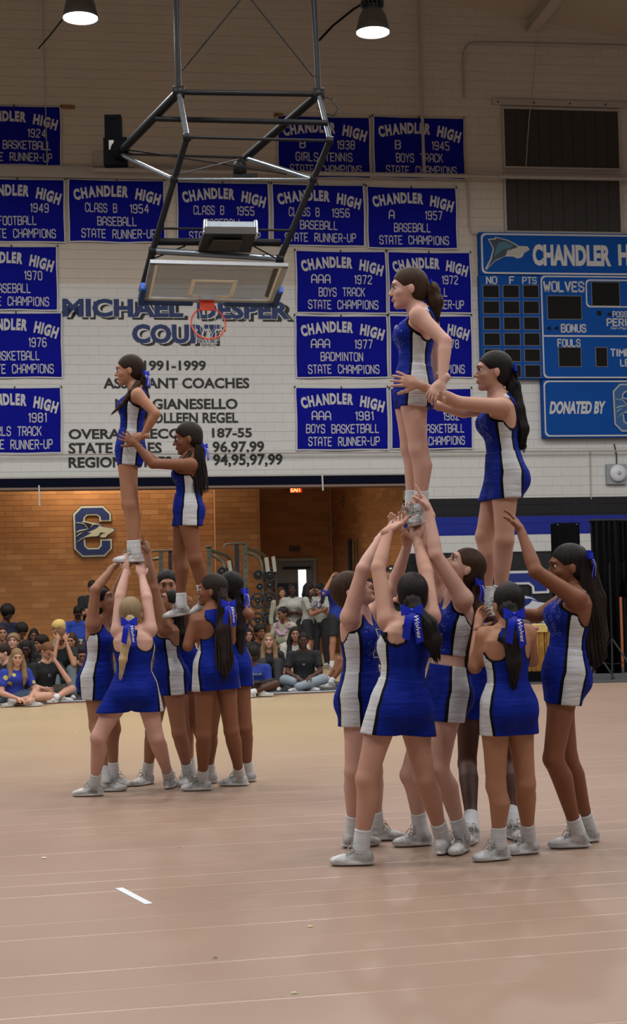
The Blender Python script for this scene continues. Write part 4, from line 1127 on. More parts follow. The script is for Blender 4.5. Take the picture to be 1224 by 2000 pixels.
# ------------------------------------------------------------ scoreboard
sb = wroot('scoreboard', 'large blue electronic scoreboard with school name, score panels and sponsor panel', 'scoreboard')
def srect(x0, y0, x1, y1, o0, o1, mt_, name, par=None, rad=0., fr=None):
    u0, u1, v0, v1 = rect(x0, y0, x1, y1)
    if rad == 0: mb = MB(); mb.box(u0, u1, -o1, -o0, v0, v1); return wbuild(mb, name, mt_, par or sb)
    q = []
    for cx, cy, a0 in ((u1 - rad, v1 - rad, 0), (u0 + rad, v1 - rad, 90), (u0 + rad, v0 + rad, 180), (u1 - rad, v0 + rad, 270)):
        for k in range(5): a = math.radians(a0 + k * 22.5); q.append((cx + rad * math.cos(a), cy + rad * math.sin(a)))
    if fr is None: mb = MB(); mb.prism(q, (0, -o1, 0), (1, 0, 0), (0, 0, 1), (0, o1 - o0, 0)); return wbuild(mb, name, mt_, par or sb)
    # line frame
    mb = MB(); n = len(q); cx = (u0 + u1) / 2; cy = (v0 + v1) / 2
    qi = [(x + fr * (1 if x < cx else -1), y + fr * (1 if y < cy else -1)) for x, y in q]
    mb.add([(x, -o1, y) for x, y in q] + [(x, -o1, y) for x, y in qi] + [(x, -o0, y) for x, y in q] + [(x, -o0, y) for x, y in qi],
           [(i, (i + 1) % n, (i + 1) % n + n, i + n) for i in range(n)] + [(i, i + 2 * n, (i + 1) % n + 2 * n, (i + 1) % n) for i in range(n)] + [(i + n, (i + 1) % n + n, (i + 1) % n + 3 * n, i + 3 * n) for i in range(n)])
    return wbuild(mb, name, mt_, par or sb)
def stext(s, x0, yb, x1, yt, mt_=None, bold=.03, off=.20, shear=0., font='stroke', par=None):
    u0, v0 = WP(x0, yb); u1, _ = WP(x1, yb); _, v1 = WP(x0, yt); mb = MB()
    if font == 'stroke':
        hh = v1 - v0; L = stroke_len(s) * hh / 6; ws = (u1 - u0) / L
        for wd, x0_ in stroke_words(s):
            mb = MB(); xo = x0_ * hh / 6 * ws; stroke_text(mb, wd, lambda x, y: (u0 + xo + x + y * shear, -off, v0 + y), hh, ws, th=bold); wbuild(mb, 'lettering', mt_ or M_SBW, par or sb, fixn=False)
    else: text_objs(s, (u0, -off, v0), (1, 0, 0), (0, 0, 1), u1 - u0, v1 - v0, bold, shear, lambda mb: wbuild(mb, 'lettering', mt_ or M_SBW, par or sb, fixn=False))
srect(932, 460, 1290, 541, 0, .20, M_SB, 'header_panel'); srect(934, 541, 1052, 742, 0, .18, M_SB, 'player_panel'); srect(1052, 541, 1290, 742, 0, .19, M_SB, 'score_panel'); srect(1055, 744, 1290, 856, 0, .20, M_SB, 'sponsor_panel')
srect(935, 462, 1288, 540, .20, .206, M_SBW, 'border', rad=.10, fr=.035); srect(1053, 543, 1288, 741, .19, .196, M_SBW, 'border', rad=.10, fr=.03); srect(1057, 746, 1288, 854, .20, .206, M_SBW, 'border', rad=.10, fr=.03)
srect(1138, 550, 1288, 604, .19, .197, M_SBW, 'border', rad=.09, fr=.028); srect(1056, 658, 1286, 661, .19, .196, M_SBW, 'border')
def disp(x0, y0, x1, y1, o=.18):
    srect(x0 - 1.2, y0 - 1.2, x1 + 1.2, y1 + 1.2, o, o + .008, M_SBL, 'display_rim'); srect(x0, y0, x1, y1, o + .004, o + .014, M_DARK, 'display')
for r in range(6):
    for c, (xa, xb) in enumerate(((939, 969), (978, 1008), (1017, 1046))):
        y = 561 + r * 31; sx = r * .75; disp(xa + sx, y, xb + sx, y + 23)
disp(1064, 582, 1129, 626, .19); disp(1150, 555, 1203, 600, .19); disp(1086, 682, 1128, 718, .19); disp(1158, 682, 1179, 718, .19)
stext('CHANDLER', 1035, 523, 1187, 481, bold=.05, off=.208, font='b'); stext('HIGH', 1201, 523, 1277, 481, bold=.05, off=.208, font='b'); stext('NO', 946, 557, 965, 544, bold=1.1, off=.182); stext('F', 991, 557, 999, 544, bold=1.1, off=.182); stext('PTS', 1016, 557, 1042, 545, bold=1.1, off=.182)
GL['V'] = [[(0, 6), (1.75, 0), (3.5, 6)]]
stext('WOLVES', 1057, 572, 1134, 554, bold=1.15, off=.193); stext('BONUS', 1091, 651, 1138, 637, bold=1.2, off=.193); stext('POSS', 1191, 622, 1218, 612, bold=1.2, off=.193); stext('PERIOD', 1180, 639, 1240, 626, bold=1.2, off=.193)
stext('FOULS', 1084, 679, 1127, 666, bold=1.2, off=.193); stext('TIMEOUTS', 1187, 698, 1268, 685, bold=1.2, off=.193); stext('LEFT', 1206, 717, 1240, 705, bold=1.2, off=.193)
stext('DONATED BY', 1067, 811, 1177, 786, bold=.045, off=.208, shear=.25, font='b')
stext('Fair-Play', 1186, 648, 1218, 641, bold=.0, off=.193, shear=.3, font='b')
for x, y in ((1066, 644), (1080, 644), (1183, 617), (1164, 615)):
    u, v = WP(x, y); mb = MB(); mb.prism([(u - .06, v), (u + .05, v + .05), (u + .05, v - .05)] if x != 1164 else [(u - .05, v - .05), (u + .05, v - .05), (u + .05, v + .05), (u - .05, v + .05)], (0, -.196, 0), (1, 0, 0), (0, 0, 1), (0, .004, 0)); wbuild(mb, 'indicator', M_DARK, sb)
# wolf head on the header panel
SCL = 1 / 4.026
def spoly(pts, off, mt_, nm):
    mb = MB(); mb.prism([WP(920 + x * SCL, 440 + y * SCL) for x, y in pts], (0, -off, 0), (1, 0, 0), (0, 0, 1), (0, .004, 0)); wbuild(mb, nm, mt_, sb)
spoly([(110, 125), (165, 122), (168, 108), (260, 130), (330, 165), (350, 180), (420, 183), (438, 208), (395, 235), (378, 268), (340, 278), (310, 262), (240, 262), (165, 300), (98, 368), (90, 355), (130, 280), (150, 200)], .210, mat('wolf_cream', (.45, .44, .40), .6), 'head_outline')
spoly([(120, 132), (170, 130), (176, 116), (258, 136), (325, 172), (346, 187), (330, 200), (262, 215), (250, 255), (170, 290), (106, 352), (140, 285), (158, 200)], .214, mat('wolf_dark', (.03, .05, .07), .6), 'head')
spoly([(190, 160), (240, 145), (310, 178), (280, 200), (230, 205), (190, 240), (160, 260), (175, 200)], .218, mat('wolf_teal', (.05, .14, .20), .6), 'head_shade')
spoly([(262, 218), (330, 195), (410, 192), (430, 208), (388, 230), (335, 235), (300, 255), (255, 245)], .218, mat('wolf_muzzle', (.40, .38, .34), .6), 'muzzle')
spoly([(320, 240), (372, 238), (362, 262), (335, 268)], .218, mat('wolf_jaw', (.40, .38, .34), .6), 'jaw')
ua, va = WP(1189, 752); ub, vb = WP(1260, 845)
crest(sb, ua, va, (va - vb) / 1000, .21, mat('crest_slate', (.02, .09, .24), .6), mat('crest_pale', (.30, .38, .46), .6), mat('crest_dk', (.02, .05, .12), .6), M_INK)
# ------------------------------------------------------------ dark window grilles over the scoreboard
wn = setp(wempty('window_1', 0, 0), kind='structure')
M_FR = mottled('window_frame_paint', (.42, .39, .35), (.36, .33, .29), 4, .6, .1)
for x0, y0, x1, y1, oo in ((984, 216, 1206, 328, 0), (987, 345, 1209, 453, 0)):
    u0, u1, v0, v1 = rect(x0, y0, x1, y1); mb = MB(); mb.box(u0, u1, -.02, .01, v0, v1); wbuild(mb, 'backing', mottled('grille_dark', (.020, .018, .016), (.03, .027, .024), 3, .8, .1), wn)
    n = 10
    for k in range(n):
        a = u0 + (u1 - u0) * k / n; b = u0 + (u1 - u0) * (k + 1) / n; mb = MB(); mb.box(a + .006, b - .006, -.032, -.02, v0 + .01, v1 - .01); wbuild(mb, 'slat', mottled('slat_dark', (.042, .038, .034), (.034, .031, .028), 8, .8, .1) if k == 0 and y0 < 300 else bpy.data.materials['slat_dark'], wn)
    t = .045
    for a, b, c, d in ((u0 - t, u1 + t, v1, v1 + t), (u0 - t, u1 + t, v0 - t, v0), (u0 - t, u0, v0, v1), (u1, u1 + t, v0, v1)):
        mb = MB(); mb.box(a, b, -.06, .0, c, d); wbuild(mb, 'window_frame', M_FR, wn)
u0, v0 = WP(960, 200); u1, _ = WP(1260, 210)
mb = MB(); mb.box(u0, u1, -.06, 0, v0 - .06, v0 + .07); o = wbuild(mb, 'trim_5', M_FR, kind='structure')
for k in range(6): mb = MB(); a = u0 + .12 + k * .82; mb.lathe((a, -.06, v0), [(.018, 0), (.018, .012), (.0001, .016)], 8, (0, -1, 0)); wbuild(mb, 'bolt', M_STEEL, o)
# ------------------------------------------------------------ ledge, pipes and conduits
def wtube(pxs, r, off, mt_, name, label=None, cat=None, parent=None, group=None):
    pts = [(WP(x, y, off)[0], -off, WP(x, y, off)[1]) for x, y in pxs]; mb = MB(); mb.tube(pts, r, 8)
    return wbuild(mb, name, mt_, parent, label, cat, group)
u0, v0 = WP(-60, 336); u1, _ = WP(606, 336); mb = MB(); mb.box(u0, u1, -.10, 0, v0 - .10, v0 + .13); setp(wbuild(mb, 'trim_6', M_FR), kind='structure')
pz = lambda a, b, n=12: [(a[0] + (b[0] - a[0]) * i / n, a[1] + (b[1] - a[1]) * i / n) for i in range(n + 1)]
wtube(pz((180, 331), (1270, 350)), .05, .30, M_PIPE, 'pipe', 'long pale horizontal pipe crossing below the topmost banners', 'pipe')
wtube(pz((-60, 889), (1270, 880)), .018, .12, M_PIPE, 'conduit', 'thin pale conduit running under the lowest banners across the whole wall', 'pipe')
wtube(pz((817, 0), (828, 340)), .035, .22, M_PIPE, 'pipe', 'pale vertical pipe in front of the 1945 banner', 'pipe')
wtube(pz((83, -20), (92, 325)), .010, .10, M_PIPE, 'cable', 'thin pale cable hanging over the 1924 banner', 'cable')
wtube([(1049, 50), (1048, 60), (1042, 150), (1035, 210), (1030, 270), (1026, 342)], .010, .2, M_PIPE, 'cable', 'thin pale cable hanging in front of the dark grille', 'cable')
wtube([(906, 190), (905, 110), (908, 95), (917, 86), (930, 84), (1000, 85), (1100, 87), (1270, 91)], .022, .03, M_FR, 'conduit', 'conduit bending over the dark grille near the roof', 'pipe')
wtube([(906, 230), (908, 330), (915, 380), (916, 440), (920, 455), (935, 458)], .022, .03, M_FR, 'conduit', 'short conduit running down to the scoreboard corner', 'pipe')
wtube([(75, 95), (100, 66), (128, 30)], .015, .3, M_STEEL, 'brace', 'thin dark brace on the wall beside the left lamp', 'brace')
wtube([(622, 80), (650, 50), (690, 18), (720, 0)], .025, .3, M_STEEL, 'conduit', 'dark conduit bundle rising beside the middle lamp', 'pipe')
wtube([(200, 260), (200, 200)], .001, .0, M_PIPE, 'z') and None
bpy.data.objects.remove(bpy.data.objects['z'])
wtube(pz((1152, 880), (1154, 975)), .012, .02, M_FR, 'conduit', 'short thin conduit on white blocks left of the round alarm', 'pipe')
mb = MB(); u0, u1, v0, v1 = rect(120, 206, 146, 213); mb.box(u0, u1, -.03, 0, v0, v1); wbuild(mb, 'batten', mottled('raw_wood', (.20, .09, .03), (.26, .12, .04), 9, .8, .2), None, 'short raw wooden batten at the top right corner of the 1924 banner', 'batten')
mb = MB(); u0, u1, v0, v1 = rect(542, 222, 552, 229); mb.box(u0 - .08, u1, -.03, 0, v0, v1); wbuild(mb, 'batten', bpy.data.materials['raw_wood'], None, 'short raw wooden batten above the 1938 banner', 'batten')
mb = MB(); u0, u1, v0, v1 = rect(182, 298, 262, 327); mb.box(u0, u1, -.05, 0, v0, v1); wbuild(mb, 'junction_box', M_FR, None, 'flat painted junction box behind the hoop motor', 'box')
# fire alarm
al = wroot('fire_alarm', 'round white alarm on a grey square box on the white blocks at right', 'alarm')
u0, u1, v0, v1 = rect(1182, 907, 1220, 946); mb = MB(); mb.box(u0, u1, -.09, 0, v0, v1); wbuild(mb, 'back_box', mottled('galv', (.30, .33, .36), (.24, .27, .30), 9, .5, .1), al)
uc, vc = WP(1203, 925); mb = MB(); mb.lathe((uc, -.09, vc), [(.0001, .0), (.19, 0), (.19, .05), (.165, .085), (.08, .10), (.0001, .102)], 28, (0, -1, 0)); wbuild(mb, 'dome', mat('alarm_white', (.62, .64, .68), .35), al)
mb = MB(); mb.lathe((uc, -.19, vc), [(.0001, .0), (.045, .0), (.045, .012), (.0001, .014)], 16, (0, -1, 0)); wbuild(mb, 'badge', mat('alarm_badge', (.40, .42, .52), .4), al)
mb = MB(); mb.tube([(uc, -.05, v1), (uc + .01, -.03, v1 + .2), (uc - .03, -.02, v1 + .45)], .012, 6); wbuild(mb, 'cable', M_STEEL, al)
# ------------------------------------------------------------ the two stunt groups
N_TO_R = (1, 0, 0); N_TO_L = (-1, 0, 0); N_UP = (0, 0, 1); N_CAM = (0, -1, 0); N_AWAY = (0, 1, 0)
CH = []
# right group -------------------------------------------------
CH.append(dict(id=1, D=8.30, S=.95, hs=1.04, pel=(806, 756), neck=(818, 603, .0), head=(797, 562, 0), face=-84, look=(-88, -2), skin='pale', hair='brown', sparkle=True,
    shL=(817, 617, -.15), shR=(822, 617, .15),
    armL=[(869, 667, -.24), (864, 745, -.30), (842, 772, -.31), (-.2, .6, -.8), 1, 'cup'], armR=[(848, 672, .20), (850, 742, .20), (838, 768, .22), (-.3, 0, -1), -1, 'cup'],
    legL=[(817, 878, -.09), (823, 992, -.06, -30, -12)], legR=[(800, 876, .07), (805, 990, .08, -72, -14)], skirt=.125,
    tail=[dict(pts=[(825, 556, 0, .03), (842, 566, 0, .040), (850, 590, 0, .042), (850, 616, 0, .020)])], bow=(838, 552, -.02, 100, .55), mid=1.62, hw=.40,
    label='cheerleader raised highest in the right stunt, brown ponytail, smiling profile, feet held in hands'))
CH.append(dict(id=2, D=8.45, S=.96, hs=1.02, pel=(985, 925), neck=(972, 772, .0), head=(963, 724, 0), face=-84, look=(-88, 2), skin='fair', hair='black', sparkle=True,
    shL=(978, 795, -.15), shR=(965, 795, .15),
    armL=[(893, 786, -.30), (816, 751, -.36), (782, 741, -.37), (-.1, 1, -.1), 1, 'open'], armR=[(905, 804, .12), (848, 790, .16), (812, 770, .18), (-.1, -1, -.1), -1, 'open'],
    legL=[(985, 1055, -.10), (975, 1176, -.06, -90)], legR=[(946, 1048, .08), (948, 1178, .06, -95)], skirt=.15,
    tail=[dict(pts=[(995, 728, 0, .03), (1002, 755, 0, .036), (1008, 800, 0, .046), (1016, 838, 0, .046), (1018, 866, 0, .022)])], bow=(1003, 722, -.02, 85, .8), mid=1.60, hw=.38,
    label='cheerleader lifted behind the highest girl on the right, black ponytail, hands on her waist'))
CH.append(dict(id=3, D=8.33, S=1.0, pel=(706, 1355), neck=(700, 1192, 0), head=(687, 1153, 0), face=62, look=(78, 32), skin='pale', hair='brown', sparkle=True, emblem=True,
    shR=(683, 1206, -.13), shL=(723, 1204, .12),
    armR=[(708, 1112, -.16), (745, 1048, .0), (768, 1022, .02), (.2, 0, 1), 1, 'cup'], armL=[(768, 1146, .16), (795, 1066, .12), (802, 1030, .08), (.4, -.6, .4), -1, 'cup'],
    legR=[(692, 1506, -.07), (690, 1655, 110)], legL=[(728, 1506, .10), (735, 1642, 100)],
    bow=(655, 1162, .05, -120, .5), mid=1.52, hw=.45,
    label='cheerleader at left of the right stunt, profile facing right, chin up, arms raised'))
CH.append(dict(id=4, D=7.82, S=1.02, fat=1.0, pel=(782, 1368), neck=(797, 1212, .0), head=(804, 1160, .06), face=-152, look=(-172, 18), skin='fair', hair='black',
    shL=(757, 1212, .03), shR=(840, 1205, .03),
    armL=[(738, 1110, .12), (759, 1036, .25), (790, 1015, .34), (.2, .2, 1), 1, 'cup'], armR=[(832, 1118, .18), (815, 1055, .32), (812, 1022, .38), (-.2, .2, 1), -1, 'cup'],
    legL=[(715, 1522, -.05), (706, 1690, -92)], legR=[(828, 1520, .10), (864, 1668, 160)], skirt=.17, fat_=1,
    tail=[dict(pts=[(806, 1178, -.05, .045), (812, 1195, -.08, .036), (832, 1222, -.10, .052), (845, 1252, -.10, .045), (850, 1275, -.10, .018)])], bow=(804, 1194, -.15, 0, 1.12), mid=1.50, hw=.36,
    label='cheerleader with wide lunge seen from behind, black ponytail, in front of the right stunt'))
CH.append(dict(id=5, D=8.22, S=1.0, pel=(872, 1345), neck=(892, 1162, .0), head=(906, 1108, 0), face=-66, look=(-80, 36), skin='pale', hair='brown', sparkle=True, topend=.36, skirttop=.25,
    shL=(905, 1170, -.13), shR=(866, 1160, .12),
    armL=[(850, 1084, -.16), (837, 998, -.10), (818, 955, -.08), (-1, .3, 0), 1, 'point'], armR=[(832, 1066, .10), (822, 1015, .14), (815, 985, .14), (-.3, -1, 0), -1, 'grip'],
    legL=[(856, 1503, -.12), (903, 1664, -25)], legR=[(800, 1514, .10), (822, 1652, -80)],
    tail=[dict(pts=[(930, 1122, 0, .04), (932, 1150, 0, .035), (928, 1190, -.04, .042), (922, 1250, -.06, .042), (912, 1310, -.06, .015)])], bow=(933, 1138, -.05, 60, .8), mid=1.52, hw=.42,
    label='cheerleader facing left, head tilted back, one finger pointing up along the raised girl\'s calf'))
CH.append(dict(id=6, D=8.75, S=.98, pel=(940, 1350), neck=(978, 1210, .0), head=(990, 1172, -.02), face=10, look=(0, 10), skin='dark', hair='black',
    armL=[(985, 1260, -.10), (958, 1212, -.12), (948, 1192, -.14), (-.2, 0, 1), 1, 'cup'], armR=[(915, 1270, -.05), (925, 1215, -.14), (930, 1190, -.16), (.2, 0, 1), -1, 'cup'],
    legL=[(992, 1490, .0), (1000, 1638, 20)], legR=[(912, 1492, .0), (922, 1646, -20)],
    label='cheerleader with dark skin hidden behind the short girl in the middle of the right stunt'))
CH.append(dict(id=7, D=7.78, S=.95, fat=1.0, pel=(992, 1372), neck=(990, 1228, .0), head=(991, 1178, .03), face=-150, look=(-160, 8), skin='tan', hair='black',
    shL=(948, 1243, .02), shR=(1028, 1238, .06),
    armL=[(927, 1302, .05), (933, 1222, .18), (938, 1196, .26), (.6, .3, .6), 1, 'cup'], armR=[(1038, 1290, .18), (1012, 1232, .30), (990, 1208, .34), (-.4, .3, .6), -1, 'cup'],
    legL=[(968, 1535, .04), (975, 1680, -70)], legR=[(1026, 1530, .10), (1032, 1668, -75)], skirt=.17,
    tail=[dict(pts=[(994, 1190, -.06, .045), (1002, 1208, -.09, .03), (1000, 1250, -.12, .042), (1004, 1295, -.12, .036), (1003, 1330, -.11, .012)])], bow=(1003, 1201, -.14, 6, 1.2), mid=1.50, hw=.36,
    label='short cheerleader seen from behind with a blue lettered bow and wavy black ponytail'))
CH.append(dict(id=8, D=8.05, S=1.0, pel=(1102, 1310), neck=(1122, 1150, 0), head=(1108, 1104, 0), face=-78, look=(-86, -2), skin='brown', hair='black', sparkle=True,
    shL=(1126, 1170, -.14), shR=(1105, 1172, .14),
    armL=[(1046, 1116, -.16), (1018, 1040, -.05), (1000, 998, .02), (-.8, .5, 0), 1, 'open'], armR=[(1048, 1204, .14), (1016, 1196, .10), (990, 1190, .08), (-.2, -.3, 1), -1, 'cup'],
    legL=[(1080, 1482, -.07), (1128, 1656, -88)], legR=[(1108, 1480, .08), (1150, 1645, -70)], skirt=.17,
    tail=[dict(pts=[(1128, 1082, 0, .045), (1146, 1110, .0, .048), (1163, 1170, .02, .052), (1167, 1240, .02, .052), (1163, 1290, .02, .03)], hair='braid')],
    braids=[(30, (1140, 1090, -.06), (1166, 1306, -.04), 20, .0065)],
    bow=(1149, 1086, -.06, 70, .9), mid=1.55, hw=.40,
    label='cheerleader at right with long black braids, arm up supporting the lifted girl\'s thigh'))
# left group --------------------------------------------------
K = .0092
CH.append(dict(id=11, D=10.9, h=K, S=.90, hs=1.06, pel=(253, 872), neck=(266, 757, .0), head=(252, 722, 0), face=-84, look=(-88, -4), skin='tan', hair='dkbrown', sparkle=True,
    shL=(269, 772, -.15), shR=(272, 772, .13),
    armL=[(304, 808, -.20), (279, 852, -.16), (256, 856, -.12), (-.2, 1, -.3), 1, 'open'], armR=[(290, 812, .16), (268, 848, .14), (250, 850, .1), (-.2, -1, -.3), -1, 'open'],
    legL=[(257, 985, -.06), (265, 1078, -.03, -85)], legR=[(250, 984, .06), (259, 1078, .06, -85)], skirt=.155,
    tail=[dict(pts=[(272, 728, 0, .03), (280, 745, 0, .026), (284, 775, .0, .026), (284, 805, 0, .012)], hair='brown'), dict(name='hair_front', pts=[(270, 748, -.06, .02), (256, 765, -.12, .018), (238, 790, -.12, .014), (228, 800, -.12, .006)], hair='brown')],
    bow=(284, 730, -.03, 65, .85), mid=1.62, hw=.42, label='cheerleader raised highest in the left stunt, smiling profile, hands on hips'))
CH.append(dict(id=12, D=10.9, h=K, S=.92, hs=1.08, pel=(366, 990), neck=(370, 893, .0), head=(366, 855, 0), face=-80, look=(-86, -8), skin='brown', hair='braid', sparkle=True,
    shL=(372, 908, -.14), shR=(358, 908, .14),
    armL=[(298, 906, -.20), (266, 868, -.20), (243, 851, -.20), (-.2, 1, 0), 1, 'open'], armR=[(308, 905, .14), (278, 880, .16), (262, 868, .16), (-.2, -1, 0), -1, 'open'],
    legL=[(381, 1092, -.09), (398, 1164, -.05, -70, -28)], legR=[(350, 1085, .08), (354, 1182, .06, -80, -8)], skirt=.15,
    tail=[dict(pts=[(384, 862, 0, .04), (392, 885, 0, .03), (392, 930, 0, .034), (390, 968, 0, .016)])],
    braids=[(16, (388, 868, -.08), (392, 970, -.10), 14, .006), (4, (372, 880, -.12), (352, 925, -.16), 8, .005)],
    bow=(398, 872, -.03, 60, .8), mid=1.60, hw=.40, label='cheerleader with thin dark braids lifted second in the left stunt, gripping the raised girl'))
CH.append(dict(id=13, D=11.2, h=K, S=.98, pel=(190, 1322), neck=(197, 1212, 0), head=(202, 1176, 0), face=66, look=(75, 30), skin='olive', hair='black',
    shR=(180, 1218, -.12), shL=(210, 1216, .12),
    armR=[(186, 1152, -.16), (221, 1108, .0), (240, 1094, .02), (.2, 0, 1), 1, 'cup'], armL=[(228, 1152, .14), (248, 1106, .10), (256, 1086, .08), (.4, -.6, .4), -1, 'cup'],
    legR=[(188, 1418, -.06), (206, 1546, 95)], legL=[(222, 1424, .10), (222, 1536, 75)], mid=1.50, hw=.46,
    tail=[dict(pts=[(188, 1170, .0, .03), (184, 1190, .04, .03), (186, 1216, .06, .02)])],
    label='cheerleader at left end of the left stunt, looking up with curved raised arms'))
CH.append(dict(id=14, D=10.6, h=K, S=1.0, fat=1.03, pel=(262, 1342), neck=(260, 1232, .0), head=(256, 1196, .03), face=176, look=(176, 20), skin='pale', hair='ashblonde',
    shL=(231, 1232, .02), shR=(292, 1230, .02),
    armL=[(234, 1165, .10), (247, 1114, .24), (242, 1090, .26), (.3, .5, .4), 1, 'cup'], armR=[(287, 1168, .10), (277, 1126, .24), (273, 1104, .28), (-.3, .5, .4), -1, 'cup'],
    legL=[(192, 1440, -.02), (185, 1555, -88)], legR=[(304, 1440, .06), (330, 1540, 172)], skirt=.17,
    tail=[dict(pts=[(254, 1208, -.07, .03), (250, 1226, -.10, .02), (246, 1255, -.13, .030), (240, 1288, -.13, .026), (238, 1312, -.12, .008)], hair='blonde')], bow=(252, 1216, -.15, 5, 1.15), mid=1.48, hw=.16, shw=.2, smid=1.5,
    label='cheerleader in wide lunge seen from behind with pale blonde ponytail and blue bow'))
CH.append(dict(id=15, D=11.18, h=K, S=1.0, pel=(330, 1312), neck=(322, 1218, .0), head=(332, 1180, 0), face=-60, look=(-70, 34), skin='olive', hair='black',
    shL=(321, 1226, -.13), shR=(296, 1222, .12),
    armL=[(300, 1150, -.16), (289, 1082, -.10), (283, 1046, -.08), (-.8, .4, 0), 1, 'point'], armR=[(290, 1148, .1), (277, 1088, .10), (270, 1060, .10), (-.3, -1, 0), -1, 'grip'],
    legL=[(350, 1432, -.05), (368, 1533, -15)], legR=[(298, 1428, .08), (288, 1532, -35)],
    tail=[dict(pts=[(345, 1188, 0, .034), (350, 1205, 0, .035), (352, 1240, -.02, .036), (345, 1280, -.04, .015)])], mid=1.45, hw=.40,
    label='cheerleader behind the blonde one, head tilted back, one finger pointing up beside the raised ankle'))
CH.append(dict(id=16, D=11.55, h=K, S=1.0, pel=(362, 1305), neck=(335, 1186, .0), head=(326, 1142, -.05), face=15, look=(8, -4), skin='tan', hair='black',
    armL=[(372, 1240, -.10), (366, 1200, -.2), (368, 1182, -.24), (-.2, 0, 1), 1, 'cup'], armR=[(325, 1250, -.05), (345, 1205, -.2), (352, 1186, -.24), (.2, 0, 1), -1, 'cup'],
    legL=[(388, 1420, .0), (408, 1526, 20)], legR=[(362, 1420, .0), (372, 1520, -20)],
    label='cheerleader facing the camera between the two raised girls, only eyes and forehead clear'))
CH.append(dict(id=17, D=10.7, h=K, S=1.0, pel=(420, 1298), neck=(412, 1192, .0), head=(414, 1152, .03), face=-150, look=(-100, 4), skin='brown', hair='braid',
    shL=(385, 1212, .0), shR=(447, 1206, .10),
    armL=[(367, 1262, -.04), (378, 1205, .12), (384, 1186, .18), (.5, .3, .6), 1, 'cup'], armR=[(450, 1250, .15), (410, 1210, .26), (392, 1192, .30), (-.4, .3, .6), -1, 'cup'],
    legL=[(398, 1436, .0), (396, 1544, -85)], legR=[(452, 1428, .08), (468, 1535, -95)], skirt=.175,
    tail=[dict(pts=[(430, 1152, 0, .045), (438, 1180, -.05, .034), (436, 1230, -.10, .05), (440, 1290, -.11, .045), (438, 1318, -.1, .018)])],
    braids=[(22, (434, 1165, -.09), (438, 1322, -.15), 17, .006)],
    bow=(445, 1180, -.13, 25, 1.1), mid=1.50, hw=.32, label='cheerleader with cornrow braids seen from behind at right of the left stunt'))
CH.append(dict(id=18, D=11.15, h=K, S=1.0, pel=(448, 1292), neck=(450, 1188, .0), head=(447, 1146, .03), face=-160, look=(-120, 8), skin='brown', hair='black',
    shL=(430, 1204, .0), shR=(470, 1196, .0),
    armL=[(420, 1230, -.04), (405, 1200, .12), (396, 1188, .18), (.5, .3, .6), 1, 'cup'], armR=[(486, 1200, -.05), (458, 1172, .10), (430, 1182, .20), (-.4, .3, .6), -1, 'cup'],
    legL=[(410, 1430, .0), (408, 1530, -85)], legR=[(478, 1422, .03), (484, 1527, -95)], skirt=.175,
    tail=[dict(pts=[(462, 1150, 0, .045), (468, 1180, -.03, .036), (468, 1230, -.05, .045), (466, 1290, -.05, .035), (463, 1316, -.05, .012)])],
    bow=(476, 1156, -.04, 60, .9), mid=1.50, hw=.30, label='cheerleader mostly hidden behind the braided one, bent elbow and blue bow showing at right'))
import time
_t0 = time.time()
for sp in CH: sp['dbg'] = True; build_cheer(sp)
print('cheer', time.time() - _t0)
# ------------------------------------------------------------ high bay lamps in view
def lamp(px, py, D, label):
    c = P(px, py, D); r = .275
    o = empty('high_bay_lamp', c, label, 'lamp')
    mb = MB(); mb.lathe((0, 0, 0), [(r, 0), (r * 1.02, .015), (r * .93, .12), (r * .80, .27), (r * .60, .38), (r * .40, .43), (r * .38, .44)], 28); mb.build('shade', mottled('lamp_shade', (.16, .16, .17), (.11, .11, .12), 6, .35, .1, .6) if 'lamp_shade' not in bpy.data.materials else bpy.data.materials['lamp_shade'], o, fixn=False)
    mb = MB(); mb.lathe((0, 0, .43), [(r * .55, 0), (r * .55, .10), (r * .3, .14), (.03, .15), (.02, .5)], 20); mb.build('ballast', M_STEEL, o)
    for k in range(16): a = k * math.pi / 8; mb = MB(); d = Vector((math.cos(a), math.sin(a), 0)); mb.obox(d * r * .57 + Vector((0, 0, .48)), d * .035, Vector((-d.y, d.x, 0)) * .006, (0, 0, .05)); mb.build('fin', M_STEELG, o)
    mb = MB(); mb.lathe((0, 0, .02), [(.0001, -.05), (r * .5, -.035), (r * .96, 0), (r * .96, .01), (.0001, .01)], 28); mb.build('lens', mat('lamp_lens', (1, 1, 1), .4, emit=(1, .99, .97), es=14), o)
    l = disk_light((0, 0, -.06), LAMP_W, .5); l.parent = o
    mb = MB(); mb.tube([(0, 0, .9), (0, 0, 3.5)], .012, 6); mb.build('cable', M_STEEL, o)
lamp(157, 36, 23.5, 'glowing bell shaped high bay lamp at the upper left')
lamp(728, 64, 24.5, 'glowing bell shaped high bay lamp at the top centre')
